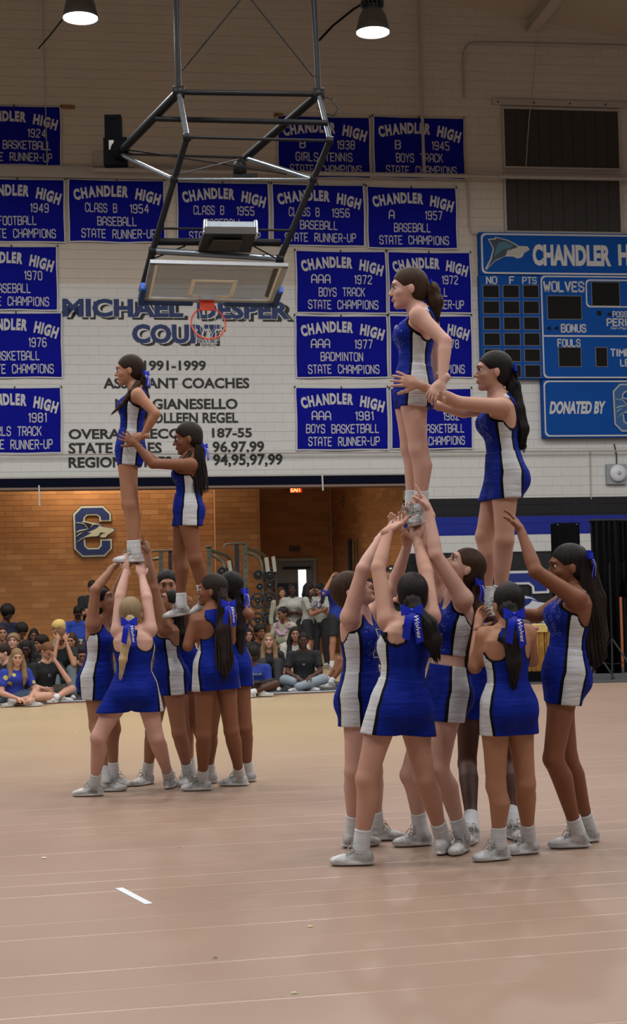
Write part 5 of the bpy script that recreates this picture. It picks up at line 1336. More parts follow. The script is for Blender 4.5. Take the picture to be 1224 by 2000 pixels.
# ------------------------------------------------------------ basketball hoop folded up on its ceiling frame
PHI = math.radians(73.5); _t = math.radians(12.5); HX = Vector((math.cos(_t), math.sin(_t), 0)); HN = Vector((math.sin(_t), -math.cos(_t), 0))
bc = P(418, 552, 20.2)
bu = (HN * math.sin(PHI) + Vector((0, 0, 1)) * math.cos(PHI)).normalized(); bn = (HN * math.cos(PHI) - Vector((0, 0, 1)) * math.sin(PHI)).normalized(); bx = HX
hoop = empty('basketball_hoop', bc, 'folded up basketball hoop with glass backboard hanging from a black ceiling frame', 'basketball hoop')
B = lambda x, z, n=0.: bx * x + bu * z + bn * n           # local to hoop root
HW, HH = .90, .53
mb = MB(); mb.obox(B(0, 0), bx * (HW - .04), bu * (HH - .04), bn * .006)
gm = mat('backboard_glass', (.10, .105, .11), .15, alpha=.35, spec=.4); mb.build('glass', gm, hoop)
M_ALU = mottled('board_frame', (.42, .45, .48), (.30, .33, .36), 7, .3, .1, .6)
for a, b, c, d in ((0, HH - .025, HW, .03), (0, -HH + .025, HW, .03), (-HW + .03, 0, .035, HH), (HW - .03, 0, .035, HH)):
    mb = MB(); mb.obox(B(a, b), bx * c, bu * d, bn * .025); mb.build('board_frame', M_ALU, hoop)
M_LINE = mat('board_lines', (.60, .58, .50), .5)
mb = MB()
for a, b, c, d in ((0, HH - .07, HW - .06, .014), (0, -HH + .07, HW - .06, .014), (-HW + .085, 0, .018, HH - .07), (HW - .085, 0, .018, HH - .07)): mb.obox(B(a, b, .009), bx * c, bu * d, bn * .002)
mb.build('border_line', M_LINE, hoop)
mb = MB()
for a, b, c, d in ((0, .06, .30, .025), (0, -.375, .30, .025), (-.28, -.16, .025, .22), (.28, -.16, .025, .22)): mb.obox(B(a, b, .009), bx * c, bu * d, bn * .002)
mb.build('target_square', M_LINE, hoop)
for s in (-1, 1):
    mb = MB(); mb.obox(B(s * (HW + .02), -HH + .14, 0), bx * .035, bu * .20, bn * .05); mb.obox(B(s * HW * .62, -HH - .02, 0), bx * HW * .38, bu * .035, bn * .05); mb.build('corner_pad', mat('pad_navy', (.012, .035, .12), .6), hoop)
    mb = MB(); mb.obox(B(s * (HW + .022), -HH + .36, 0), bx * .037, bu * .04, bn * .045); mb.build('pad_cap', mat('pad_cap_blue', (.02, .10, .50), .5), hoop)
M_RED = mat('rim_red', (.62, .065, .03), .4)
rc = B(-.04, -.43, .15 + .235)
mb = MB(); ring = [rc + (bx * math.cos(a * math.pi / 18) + bn * math.sin(a * math.pi / 18)) * .2325 for a in range(37)]; mb.tube(ring, .011, 8, caps=False); rim = mb.build('rim', M_RED, hoop)
mb = MB(); mb.obox(B(-.04, -.42, .03), bx * .075, bu * .06, bn * .02); mb.obox(B(-.04, -.43, .10), bx * .10, bu * .012, bn * .09); mb.obox(B(-.04, -.47, .08), bx * .09, bu * .03, bn * .012); mb.build('rim_bracket', M_RED, hoop)
mb = MB(); mb.obox(B(-.04, -.36, .04), bx * .10, bu * .012, bn * .03); mb.build('rim_plate', M_ALU, hoop)
# net: cords hang down from the tilted rim and tangle
mb = MB(); rg = random.Random(5); low = rc + Vector((0, 0, -.30)) + WN * .02
n = 12; prev = None
for k in range(n):
    a = k * 2 * math.pi / n; p0 = rc + (bx * math.cos(a) + bn * math.sin(a)) * .2325
    for sgn in (-1, 1):
        p = [p0]
        for j in range(1, 7):
            t = j / 6; aa = a + sgn * t * 1.1; tgt = low + Vector((rg.uniform(-.07, .07) + .06 * math.cos(aa), rg.uniform(-.05, .05), rg.uniform(-.03, .03) + .03 * math.sin(aa)))
            q = p0.lerp(tgt, t ** .8) + Vector((0, 0, -.05 * math.sin(t * math.pi))) + Vector((rg.uniform(-.012, .012), rg.uniform(-.012, .012), rg.uniform(-.012, .012))); p.append(q)
        mb.tube(p, .0035, 5)
mb.tube([low, low + Vector((.01, 0, -.10)), low + Vector((-.005, 0, -.20)), low + Vector((.01, 0, -.24))], .0035, 5)
net = mb.build('net', mat('net_cord', (.42, .44, .46), .8), rim)
hr = lambda px, py, D: P(px, py, D) - bc
def strut(name, a, b, r=.035, m_=None, par=hoop, lab=None):
    mb = MB(); mb.tube([hr(*a), hr(*b)], r, 10); return setp(mb.build(name, m_ or M_STEEL, par), lab)
def joint(p, r=.06): mb = MB(); mb.lathe(hr(*p) - Vector((r * .9, 0, 0)), [(.0001, 0), (r, 0), (r, r * 1.8), (.0001, r * 1.8)], 12, (1, 0, 0)); mb.build('clamp', M_STEEL, hoop)
A_, A2 = (349, 180, 20.6), (622, 184, 20.9); B_, B2 = (365, 268, 20.1), (644, 275, 20.4); C_, C2 = (340, 350, 20.4), (612, 350, 20.7)
E_, E2 = (298, 490, 20.7), (547, 505, 20.9); R1, R2 = (232, 300, 22.2), (480, 308, 22.4)
for a, b in (((343, -30, 20.6), A_), ((611, -30, 20.9), A2)): strut('hanger_pole', a, b, .042)
for a, b in ((A_, A2), ((304, 232, 21.1), (640, 240, 20.5))): strut('crossbar', a, b, .038)
for a, b in ((B_, B2), (R1, R2)): strut('crossbar', a, b, .020)
strut('crossbar', C_, C2, .018, M_STEELG); strut('crossbar', (308, 446, 20.6), (566, 450, 20.8), .016)
strut('crossbar', E_, E2, .045, M_STEELG); strut('crossbar', (300, 472, 20.8), (548, 474, 21.0), .05)
for a, b in ((A_, R1), (A2, R2)): strut('frame_arm', a, b, .062)
for a, b in ((A_, B_), (A2, B2)): strut('brace', a, b, .038, M_STEELG)
for a, b in ((R1, C_), (R2, C2)): strut('brace', a, b, .034, M_STEELG)
for a, b, c in ((B_, C_, E_), (B2, C2, E2)):
    mb = MB(); mb.tube([hr(*a), hr(*b), hr(*c)], .044, 10); mb.build('mast', M_STEEL, hoop)
for a, b in ((E_, (277, 570, 20.95)), (E2, (523, 580, 21.1))): strut('board_arm', a, b, .05)
for a, b in (((356, 137, 20.6), (474, -6, 20.6)), ((612, 150, 20.9), (486, -6, 20.8)), ((300, 505, 20.7), (362, 480, 20.9)), ((545, 508, 20.7), (490, 478, 20.9)),
             ((248, 292, 22.1), (560, 340, 21.5)), ((350, 340, 20.5), (470, 310, 22.2))): strut('tie_rod', a, b, .011)
for p in (A_, A2): joint(p, .085)
for p in (B_, B2, C_, C2, E_, E2): joint(p, .055)
# winch motor at the rear arm and pulley box
mb = MB(); c = hr(222, 285, 22.2)
mb.obox(c + Vector((.0, 0, .24)), (.12, 0, 0), (0, .09, 0), (0, 0, .20)); mb.obox(c + Vector((.03, 0, -.10)), (.17, 0, 0), (0, .10, 0), (0, 0, .20)); mb.lathe(c + Vector((.10, -.1, -.10)), [(.0001, -.06), (.13, -.06), (.13, .06), (.0001, .06)], 18, (0, 1, 0)); mb.lathe(c + Vector((0, 0, .38)), [(.11, 0), (.09, .06), (.0001, .07)], 14)
mo = mb.build('winch_motor', M_BLACK, hoop); mb = MB(); mb.obox(c + Vector((-.02, -.12, -.02)), (.035, 0, 0), (0, .004, 0), (0, 0, .07)); mb.build('sticker', mat('sticker', (.35, .35, .33), .7), mo)
mb = MB(); c = hr(468, 326, 22.2); mb.lathe(c + Vector((0, 0, -.1)), [(.0001, 0), (.10, 0), (.10, .14), (.06, .2), (.0001, .2)], 14); mb.obox(c + Vector((.08, 0, -.14)), (.18, 0, 0), (0, .05, 0), (0, 0, .03)); mb.build('pulley', M_STEEL, hoop)
mb = MB(); mb.tube([hr(626, 186, 20.8), hr(650, 195, 20.7), hr(660, 212, 20.7), hr(652, 226, 20.7), hr(634, 222, 20.7), hr(618, 210, 20.8)], .010, 6); mb.build('hose', M_STEEL, hoop)
# shot clock box carried by the frame
sc_ = empty('shot_clock', P(445, 470, 20.5), 'dark flat shot clock box with grey metal top hung above the backboard', 'shot clock'); sr = sc_.location.copy()
q = lambda x, y, D: P(x, y, D) - sr
def slab(name, c4, th, m_, nrm_):
    mb = MB(); v = [q(*c) for c in c4]; n_ = (v[1] - v[0]).cross(v[3] - v[0]).normalized(); 
    mb.add(v + [p + n_ * th for p in v], [(0, 1, 2, 3), (7, 6, 5, 4), (0, 4, 5, 1), (1, 5, 6, 2), (2, 6, 7, 3), (3, 7, 4, 0)]); return mb.build(name, m_, sc_)
slab('display_face', [(399, 456, 20.15), (500, 457, 20.15), (489, 494, 20.75), (387, 491, 20.75)], .10, mottled('clock_dark', (.018, .016, .015), (.026, .022, .02), 4, .5, .1), 0)
slab('screen', [(416, 468, 20.26), (474, 469, 20.26), (467, 489, 20.60), (405, 488, 20.60)], -.012, mat('clock_screen', (.035, .028, .024), .4), 0)
slab('metal_top', [(401, 432, 20.6), (499, 433, 20.6), (500, 455, 20.22), (400, 454, 20.22)], .05, mottled('galvanised', (.30, .34, .38), (.16, .19, .22), 7, .5, .1, 0), 0)
for s in ((401, 432, 20.6, 400, 456, 20.2), (499, 433, 20.6, 500, 457, 20.2)): mb = MB(); mb.tube([q(*s[:3]), q(*s[3:])], .03, 8); mb.build('edge_bar', M_ALU, sc_)
# ------------------------------------------------------------ weight room: door, signs, racks
fp = lambda px, py, y: (WP(px, py, -y)[0], WP(px, py, -y)[1])
dr = setp(wempty('door_1', 0, 0), kind='structure'); yd = 4.98
def drect(x0, y0, x1, y1, a, b, mt_, nm, par=dr):
    xm, ym = (x0 + x1) / 2, (y0 + y1) / 2; u0 = fp(x0, ym, yd)[0]; u1 = fp(x1, ym, yd)[0]; v0 = max(0, fp(xm, y1, yd)[1]); v1 = fp(xm, y0, yd)[1]
    mb = MB(); mb.box(u0, u1, yd - b, yd - a, v0, v1); return wbuild(mb, nm, mt_, par)
M_DG = mottled('door_grey', (.20, .185, .16), (.17, .16, .14), 3, .6, .1); M_DF = mat('door_frame_grey', (.26, .25, .23), .6)
drect(536, 1091, 617, 1096, 0, .14, M_DF, 'frame'); drect(536, 1096, 541, 1290, 0, .14, M_DF, 'frame'); drect(612, 1096, 617, 1290, 0, .14, M_DF, 'frame')
drect(541, 1096, 612, 1290, .0, .06, M_DG, 'leaf'); drect(541, 1139, 580, 1200, .06, .075, mat('door_blue', (.012, .02, .06), .6), 'leaf_panel')
drect(582, 1113, 597, 1168, .06, .072, mat('door_light', (1, 1, 1), .5, emit=(.85, .93, 1), es=1.6), 'window_pane'); drect(580, 1111, 599, 1170, .055, .068, M_DF, 'window_rim')
drect(552, 1107, 605, 1111, .06, .16, M_STEEL, 'door_closer')
ex = wempty('exit_sign', *fp(577, 955, yd - .1), y=yd - .1, label='lit red EXIT sign on the brick wall above the far door', cat='sign')
mb = MB(); mb.box(-.17, .17, -.05, .05, -.11, .11); mb.build('housing', mat('exit_housing', (.25, .22, .16), .5), ex)
mb = MB(); mb.box(-.145, .145, -.056, -.05, -.09, .09); mb.build('panel', mat('exit_panel', (.25, .01, .005), .5, emit=(.7, .03, .01), es=1.0), ex)
mb = MB(); put_text(mb, 'EXIT', (-.125, -.060, -.075), (1, 0, 0), (0, 0, 1), .25, .15, .03); mb.build('lettering', mat('exit_letters', (1, .1, .03), .5, emit=(1, .16, .05), es=6), ex, fixn=False)
def fbox(name, x0, y0, x1, y1, y, th, mt_, label, cat, parent=None):
    u0 = fp(x0, (y0 + y1) / 2, y)[0]; u1 = fp(x1, (y0 + y1) / 2, y)[0]; v0 = fp((x0 + x1) / 2, y1, y)[1]; v1 = fp((x0 + x1) / 2, y0, y)[1]
    mb = MB(); mb.box(u0, u1, y - th, y, v0, v1); return wbuild(mb, name, mt_, parent, label, cat)
fbox('wall_plate', 565, 1067, 586, 1077, 4.98, .04, mottled('plate_dark', (.05, .04, .035), (.08, .06, .05), 20, .6, .2), 'small dark plate on the wall above the grey door', 'plate')
vnt = wroot('wall_vent', 'narrow upright pale vent on the orange brick wall right of the exit sign', 'vent'); fbox('frame', 667, 957, 680, 995, 4.2, .03, mat('vent_frame', (.22, .18, .10), .7), None, None, vnt)
for k in range(8): fbox('slat', 669, 960 + k * 4.2, 678, 962.5 + k * 4.2, 4.16, .03, bpy.data.materials['vent_frame'] if k % 2 else mat('vent_dark', (.06, .04, .025), .8), None, None, vnt)
for k, (x, y0, y1) in enumerate(((629, 928, 958), (76, 948, 988))):
    mb = MB(); a = WP(x, y0, .15); b = WP(x + 1.5, y1, .15); mb.tube([(a[0], -.15, a[1]), (b[0], -.15, b[1])], .018, 6); wbuild(mb, 'hanging_strap', M_PW, None, ['white strap hanging from the opening header near the exit sign', 'pale strap hanging from the opening header at far left'][k], 'strap')
for k, x in enumerate((681, 693)):
    mb = MB(); a = fp(x, 1053, 2.6); b = fp(x + 3, 1150, 2.6); mb.tube([(a[0], 2.5, a[1]), (b[0], 2.5, 0)], .05, 8); wbuild(mb, 'barbell_post', M_STEEL if k == 0 else mat('post_brass', (.10, .06, .03), .4), None, ['thick black post standing against the side brick wall', 'thin brown post standing right of the black post'][k], 'post')
M_RACK = mottled('rack_green_grey', (.17, .17, .125), (.13, .13, .10), 6, .45, .1, .3); M_RACKD = mottled('rack_dark', (.03, .035, .04), (.05, .05, .055), 6, .4, .1, .3)
def rack(ups, arms, bars, label, y=1.9):
    r = wroot('power_rack', label, 'rack', None)
    for x, yt, w, dk in ups:
        u, v = fp(x, yt, y); u2, _ = fp(x + 1.0, yt + 100, y); mb = MB(); mb.box(u - w, u + w, y - .04, y + .04, 0, v)
        o = wbuild(mb, 'upright', M_RACKD if dk else M_RACK, r)
        mb = MB()
        for k in range(10): mb.lathe((u, y - .045, v - .12 - k * .14), [(.0001, 0), (.012, 0), (.012, .004), (.0001, .004)], 6, (0, -1, 0))
        setp(wbuild(mb, 'bolt_holes', M_INK, o), kind='stuff')
    for pts in arms:
        mb = MB(); mb.tube([(fp(a, b, y)[0], y + c, fp(a, b, y)[1]) for a, b, c in pts] + [(fp(pts[-1][0], pts[-1][1], y)[0] + .03, y + pts[-1][2], 0.02)], .038, 8); wbuild(mb, 'curved_arm', M_RACK, r)
    for pts in bars:
        mb = MB(); mb.tube([(fp(a, b, y)[0], y - .1, fp(a, b, y)[1]) for a, b in pts], .022, 8); wbuild(mb, 'pull_up_bar', M_RACK, r)
    return r
rack([(478, 1061, .050, 0), (462, 1064, .048, 1)], [[(480, 1070, 0), (500, 1076, .1), (515, 1082, .2), (524, 1090, .3), (527, 1105, .35)], [(478, 1078, 0), (495, 1084, -.1), (506, 1092, -.15), (510, 1105, -.2)]], [[(437, 1072), (438, 1064), (450, 1062), (478, 1061)]], 'green grey power rack with curved arms beside the grey door')
rack([(408, 1067, .05, 0)], [[(410, 1075, 0), (430, 1080, .1), (445, 1086, .2), (453, 1096, .3), (455, 1110, .35)], [(410, 1083, 0), (425, 1090, -.1), (435, 1098, -.15), (437, 1110, -.2)]], [[(398, 1069), (412, 1067)]], 'green grey power rack behind the second raised girl of the left stunt')
rack([(314, 1079, .05, 0), (332, 1077, .04, 1)], [[(316, 1090, 0), (300, 1092, .1), (292, 1098, .2)]], [[(290, 1084), (292, 1078), (300, 1076), (340, 1075)]], 'green grey power rack left of the second raised girl\'s legs', 2.0)
M_PLT = mottled('plate_black', (.018, .018, .018), (.03, .03, .03), 9, .5, .1)
PL = [(504, 1123, .115), (527, 1122, .155), (507, 1146, .08), (527, 1143, .09), (503, 1173, .185), (526, 1171, .19), (503, 1212, .19), (525, 1208, .155), (433, 1116, .10), (446, 1120, .14), (440, 1172, .185), (300, 1130, .09)]
for k, (x, y, r) in enumerate(PL):
    yy = 1.3 + (k % 2) * .22; u, v = fp(x, y, yy); o = wempty('weight_plate', u, v, yy, label=None, cat=None)
    lab = ['small plate upper left on the rack', 'medium plate upper right on the rack near the white sheet', 'tiny plate left of the rack middle', 'tiny plate right of the rack middle', 'large spoked plate left, middle height', 'large plate right, middle height', 'large spoked plate at the lowest left peg', 'medium plate at the lowest right peg', 'small plate on the rack behind the braided girl', 'medium plate above the cornrow girl\'s head', 'large plate behind the cornrow girl\'s hair', 'small plate at the leftmost rack'][k]
    setp(o, 'black ' + lab, 'weight plate', 'weight plates on the racks')
    mb = MB(); mb.lathe((0, 0, 0), [(.02, -.01), (.30 * r, -.01), (.30 * r, .018)] + ([(.34 * r, .018)] if r < .18 else [(.34 * r, .018)]), 20, (0, -1, 0)); mb.lathe((0, 0, 0), [(.72 * r, .0), (.72 * r, .022), (.80 * r, .03), (r * .98, .03), (r, .022), (r, -.02), (.72 * r, -.02), (.72 * r, 0)], 28, (0, -1, 0))
    for q_ in range(3 if r > .18 else 1):
        a = q_ * 2 * math.pi / 3 + .5; d = Vector((math.cos(a), 0, math.sin(a))); t_ = Vector((-d.z, 0, d.x))
        if r > .18: mb.obox(d * r * .5, d * r * .25, t_ * r * .22, Vector((0, .008, 0)))
        else: mb.lathe((0, 0, 0), [(.3 * r, .006), (.73 * r, .006), (.73 * r, -.004), (.3 * r, -.004)], 24, (0, -1, 0))
    mb.build('disc', M_PLT, o); mb = MB(); mb.lathe((0, 0, 0), [(.0001, .03), (.025, .03), (.025, -.22), (.0001, -.22)], 10, (0, -1, 0)); mb.build('peg', M_STEELG, o)
for k, (x0, y0, x1, y1, s) in enumerate(((513, 1090, 523, 1116, .15), (527, 1088, 536, 1116, .1), (441, 1096, 450, 1116, .15))):
    u0, v1 = fp(x0, y0, 1.6); u1, v0 = fp(x1, y1, 1.6); mb = MB(); mb.add([(u0 + .02, 1.5, v1), (u1, 1.5, v1 + .02), (u1 + .03, 1.46, v0), (u0 + .05, 1.44, v0 - .02), (u0 + .02, 1.52, v1), (u1, 1.52, v1 + .02), (u1 + .03, 1.48, v0), (u0 + .05, 1.46, v0 - .02)], [(0, 1, 2, 3), (7, 6, 5, 4), (0, 4, 5, 1), (1, 5, 6, 2), (2, 6, 7, 3), (3, 7, 4, 0)])
    wbuild(mb, 'paper_sheet', mat('sheet', (.42, .40, .33), .8) if k == 0 else bpy.data.materials['sheet'], None, ['pale sheet hanging left of the upper rack plate', 'pale sheet hanging right beside the door frame', 'pale sheet hanging on the rack above the cornrow girl'][k], 'sheet')
# ------------------------------------------------------------ dark stage gear at the right
def gear(name, x0, y0, x1, y1, D, th, mt_, label, cat, folds=0):
    a = P(x0, y0, D); b = P(x1, y0, D); g0 = 0; 
    o = empty(name, (a.x, D, 0), label, cat); mb = MB(); w = b.x - a.x
    zb = max(0, P(x0, y1, D).z) if y1 < 1300 else 0
    if folds:
        n = folds * 6; pts = [(w * i / n, .05 * math.sin(i * 1.05 + .6 * math.sin(i * .4))) for i in range(n + 1)]
        vs = [(x, y, z) for z in (zb, a.z * .5, a.z) for x, y in pts]; m_ = n + 1
        mb.add(vs, [(j * m_ + i, j * m_ + i + 1, (j + 1) * m_ + i + 1, (j + 1) * m_ + i) for j in range(2) for i in range(n)], 0, True)
        c = mb.build('cloth', mt_, o, fixn=False); s_ = c.modifiers.new('t', 'SOLIDIFY'); s_.thickness = .01
        mb = MB(); mb.tube([(-.05, 0, a.z + .01), (w + .05, 0, a.z + .01)], .025, 8); mb.build('rail', M_STEEL, o)
        for x in (0, w): mb = MB(); mb.tube([(x, .06, 0), (x, .06, a.z)], .022, 8); mb.build('post', M_STEEL, o)
    else:
        mb.box(0, w, 0, th, zb, a.z); mb.build('cabinet', mt_, o); mb = MB(); mb.box(.03, w - .03, -.012, 0, zb + .05, a.z - .05); mb.build('grille', M_BLACK, o)
        for x in (.05, w - .05): mb = MB(); mb.lathe((x, -.012, a.z - .03), [(.0001, 0), (.012, 0), (.012, .006), (.0001, .006)], 8, (0, -1, 0)); mb.build('screw', M_STEELG, o)
    return o
gear('black_tower', 1083, 1022, 1131, 1400, 27.0, .5, M_BLACK, 'tall narrow black cabinet rising behind the long braided girl', 'cabinet')
gear('black_drape', 1156, 1018, 1203, 1400, 25.0, 0, M_BLACK, 'tall black drape on a stand at the right edge', 'curtain', 4)
gear('black_drape', 1213, 1018, 1300, 1400, 25.2, 0, M_BLACK, 'tall black drape cut by the right edge of the photo', 'curtain', 5)
gear('black_drape', 1200, 1018, 1216, 1098, 25.1, 0, M_BLACK, 'short black drape strip bridging the gap between the two tall drapes', 'curtain', 2)
mb = MB(); mb.box(0, 1.2, 0, .1, 0, 2.6); o = mb.build('orange_board', mottled('orange_board', (.45, .14, .04), (.38, .11, .03), 4, .7, .1), None, P(1190, 1200, 27)); o.location.z = 0; setp(o, 'orange board showing through the gap between the black drapes', 'board')
mb = MB(); a = P(1160, 1100, 26.6); mb.box(0, .11, 0, .05, 0, .17); o = mb.build('wall_outlet', mat('outlet_cream', (.42, .40, .33), .6), None, a); setp(o, 'cream electrical box beside the braided girl\'s bow', 'outlet'); mb = MB(); mb.box(.035, .075, -.006, 0, .04, .13); mb.build('socket', M_INK, o)
mb = MB(); mb.tube([a + Vector((.055, .03, 0)), Vector((a.x + .055, a.y + .03, 0))], .02, 6); setp(mb.build('outlet_pole', M_STEEL), 'dark pole under the cream electrical box', 'pole')
# gold fringed cloth over a black crate
g0 = G(1030, 1334); g1 = G(1070, 1334); D = g0.y
cr = empty('black_crate', (g0.x - .08, D, 0), 'low black crate under the gold fringe cloth', 'box'); mb = MB(); w = g1.x - g0.x + .16; mb.box(0, w, 0, .4, .02, P(1040, 1312, D).z); mb.build('body', M_BLACK, cr); mb = MB(); mb.box(-.01, w + .01, -.01, .41, 0, .03); mb.build('base', M_STEEL, cr)
gt = P(1045, 1222, D).z; gc = empty('gold_fringe', (g0.x - .06, D + .12, 0), 'gold metallic fringe cloth hanging behind the short girl', 'cloth')
mb = MB(); mb.tube([(-.02, 0, gt), (w - .02, 0, gt)], .03, 10); mb.build('rail', mat('gold_rail', (.40, .33, .12), .5), gc)
for k in (0, w - .04): mb = MB(); mb.tube([(k, .0, 0), (k, .0, gt)], .012, 6); mb.build('post', M_STEEL, gc)
mb = MB(); rg = random.Random(3)
for k in range(70):
    x = rg.uniform(-.01, w - .03); y = rg.uniform(-.03, .03); z1 = P(1045, 1318, D).z + rg.uniform(-.01, .06); ww = rg.uniform(.006, .011); s_ = rg.uniform(-.02, .02)
    mb.add([(x - ww, y, gt + .01), (x + ww, y, gt + .01), (x + ww + s_ * .5, y - .02, (gt + z1) / 2), (x - ww + s_ * .5, y - .02, (gt + z1) / 2), (x + ww + s_, y, z1), (x - ww + s_, y, z1)], [(0, 1, 2, 3), (3, 2, 4, 5)])
setp(mb.build('fringe', mottled('gold_foil', (.40, .22, .035), (.26, .13, .02), 14, .4, .3, .3), gc, fixn=False), kind='stuff')
mb = MB(); mb.obox((w * .45, -.05, gt - .05), (w * .42, 0, 0), (0, .006, 0), (0, 0, .05)); mb.build('band', mat('gold_band', (.50, .40, .14), .5), gc)
mb = MB(); mb.lathe((w * .5, -.058, gt - .04), [(.0001, .004), (.035, .004), (.035, 0)], 14, (0, -1, 0)); mb.build('badge', mat('pink_badge', (.40, .12, .14), .5), gc)
def tripod(px, D, top_py, label):
    b = G(px, 1340); b = Vector((P(px, 1300, D).x, D, 0)); o = empty('tripod_stand', b, label, 'stand'); zt = P(px, top_py, D).z
    mb = MB(); mb.tube([(0, 0, .12), (0, 0, zt)], .016, 8); mb.build('pole', M_STEEL, o)
    for k in range(3):
        a = k * 2.094 + .3; mb = MB(); mb.tube([(0, 0, .62), (math.cos(a) * .42, math.sin(a) * .42, .02)], .013, 6); mb.build('leg', M_STEELG if k == 0 else M_STEEL, o)
        mb = MB(); mb.tube([(0, 0, .22), (math.cos(a) * .26, math.sin(a) * .26, .25)], .008, 6); mb.build('brace', M_STEEL, o)
tripod(1150, 23.2, 1230, 'black tripod stand with splayed legs behind the braided girl at right')
tripod(1196, 23.6, 1100, 'black tripod stand in front of the drape gap at the right edge')
# ------------------------------------------------------------ litter on the floor
def litter(px, py, s, c, label, name='confetti', cat='confetti', rot=0., ln=1.):
    p = G(px, py); mb = MB(); d = Vector((math.cos(rot), math.sin(rot), 0)); e = Vector((-d.y, d.x, 0))
    mb.add([d * -s * ln - e * s * .4, d * s * .2 * ln - e * s * .5 + Vector((0, 0, s * .2)), d * s * ln - e * s * .2, d * s * .8 * ln + e * s * .45, e * s * .5 + Vector((0, 0, s * .3)), d * -s * .9 * ln + e * s * .3, (0, 0, 0)], [(0, 1, 4, 5), (1, 2, 3, 4)])
    o = mb.build(name, mat('litter', c, .4), None, p + Vector((0, 0, .004))); so = o.modifiers.new('t', 'SOLIDIFY'); so.thickness = .001; return setp(o, label, cat)
litter(86, 1677, .016, (.75, .76, .78), 'scrap of white paper on the floor at left', 'paper_scrap', 'paper')
litter(350, 1656, .007, (.55, .02, .02), 'tiny red scrap on the floor left of centre'); litter(148, 1430, .012, (.75, .8, .9), 'tiny white scrap far left on the yellow floor')
litter(420, 1872, .010, (.10, .09, .09), 'small grey scrap on the near floor')
litter(606, 1811, .012, (.70, .55, .15), 'pair of gold confetti flecks on the near floor'); litter(575, 1941, .011, (.40, .60, .20), 'green gold confetti fleck nearest the camera')
a, b = G(232, 1735), G(291, 1766); d = (b - a).normalized(); e = Vector((-d.y, d.x, 0)) * .018
mb = MB(); mb.add([a - e, b - e, b + e, a + e], [(0, 1, 2, 3)]); mb.add([p + Vector((0, 0, .002)) for p in (a - e, b - e, b + e, a + e)], [(0, 1, 2, 3)])
mb = MB(); mb.obox((a + b) / 2 + Vector((0, 0, .0015)), (b - a) / 2, e, (0, 0, .001)); setp(mb.build('floor_tape', mat('white_tape', (.62, .66, .70), .5)), 'strip of white tape on the floor at lower left', 'tape')
# ------------------------------------------------------------ pupils watching
def cloth(name, c, rough=.85, spots=None):
    if name in bpy.data.materials: return bpy.data.materials[name]
    m = mat(name, c, rough); t = NT(m); v = t.co()
    col = t.mix(t.noise(6, 2, v), c, tuple(x * .7 for x in c))
    if spots: 
        vo = t.n('ShaderNodeTexVoronoi'); vo.inputs['Scale'].default_value = 9; t.l(v, vo.inputs['Vector']); col = t.mix(t.math('LESS_THAN', vo.outputs['Distance'], .30), col, spots)
    t.col(col); t.bump(t.noise(16, 3, v), .5, .02); return m
CL = dict(black=cloth('tee_black', (.010, .011, .013)), blue=cloth('tee_blue', (.012, .035, .30)), white=cloth('tee_white', (.42, .42, .37)), cream=cloth('tee_cream', (.38, .36, .27)),
          floral=cloth('shirt_floral', (.02, .035, .33), spots=(.40, .36, .08)), jeans=cloth('jeans_light', (.22, .27, .32)), grey=cloth('jeans_grey', (.11, .14, .16)), denim=cloth('shorts_denim', (.05, .09, .15)),
          dark=cloth('shorts_dark', (.02, .02, .025)), navy=cloth('tee_navy', (.012, .016, .05)), jersey=cloth('jersey_blue', (.015, .05, .36)), khaki=cloth('shorts_khaki', (.09, .08, .07)))
def seat_pose(kind, arms, zh):
    J = {}
    if kind == 'stand':
        k = zh / 1.50
        J.update(pel=(0, 0, .86 * k), neck=(0, -.01, zh - .15 * k), head=(0, .03, zh))
        for i, s in (('L', 1), ('R', -1)): J['kn' + i] = (s * .10, .03, .47 * k); J['an' + i] = (s * .12, 0, .085)
        b = zh - .25 * k
    else:
        J.update(pel=(0, -.02, .13), neck=(0, .04, zh - .15), head=(0, .09, zh)); b = zh - .26
        for i, s in (('L', 1), ('R', -1)):
            if kind == 'cross': J['kn' + i] = (s * .28, .24, .17); J['an' + i] = (-s * .08, .36 + .05 * s, .075)
            elif kind == 'knees': J['kn' + i] = (s * .12, .30, .40); J['an' + i] = (s * .11, .50, .085)
            elif kind == 'side': J['kn' + i] = (.36 if s > 0 else .22, .28 if s > 0 else .10, .12); J['an' + i] = (-.02 - .1 * s, .33 - .2 * (s > 0), .07)
    for i, s in (('L', 1), ('R', -1)):
        if arms == 'lap': e, w = (s * .24, .12, b - .20), (s * .09, .30, b - .27)
        elif arms == 'face': e, w = (s * .15, .34, b - .14), (s * .055, .20, zh - .05)
        elif arms == 'chin': e, w = ((s * .20, .30, b - .16), (s * .03, .19, zh - .10)) if s > 0 else ((s * .26, .10, b - .2), (s * .2, .34, .2))
        elif arms == 'crossed': e, w = (s * .23, .06, b - .24), (-s * .06, .19 + .02 * s, b - .19)
        elif arms == 'hips': e, w = (s * .34, -.02, b - .22), (s * .17, .08, b - .34)
        elif arms == 'down': e, w = (s * .22, -.02, b - .27), (s * .22, .05, b - .50)
        elif arms == 'phone': e, w = (s * .20, .10, b - .22), (s * .05, .30, b - .16)
        elif arms == 'raised': e, w = ((s * .20, .02, b - .25), (s * .20, .08, b - .48)) if s > 0 else ((s * .30, .14, b + .02), (s * .13, .10, zh + .02))
        J['el' + i] = e; J['wr' + i] = w
    return J
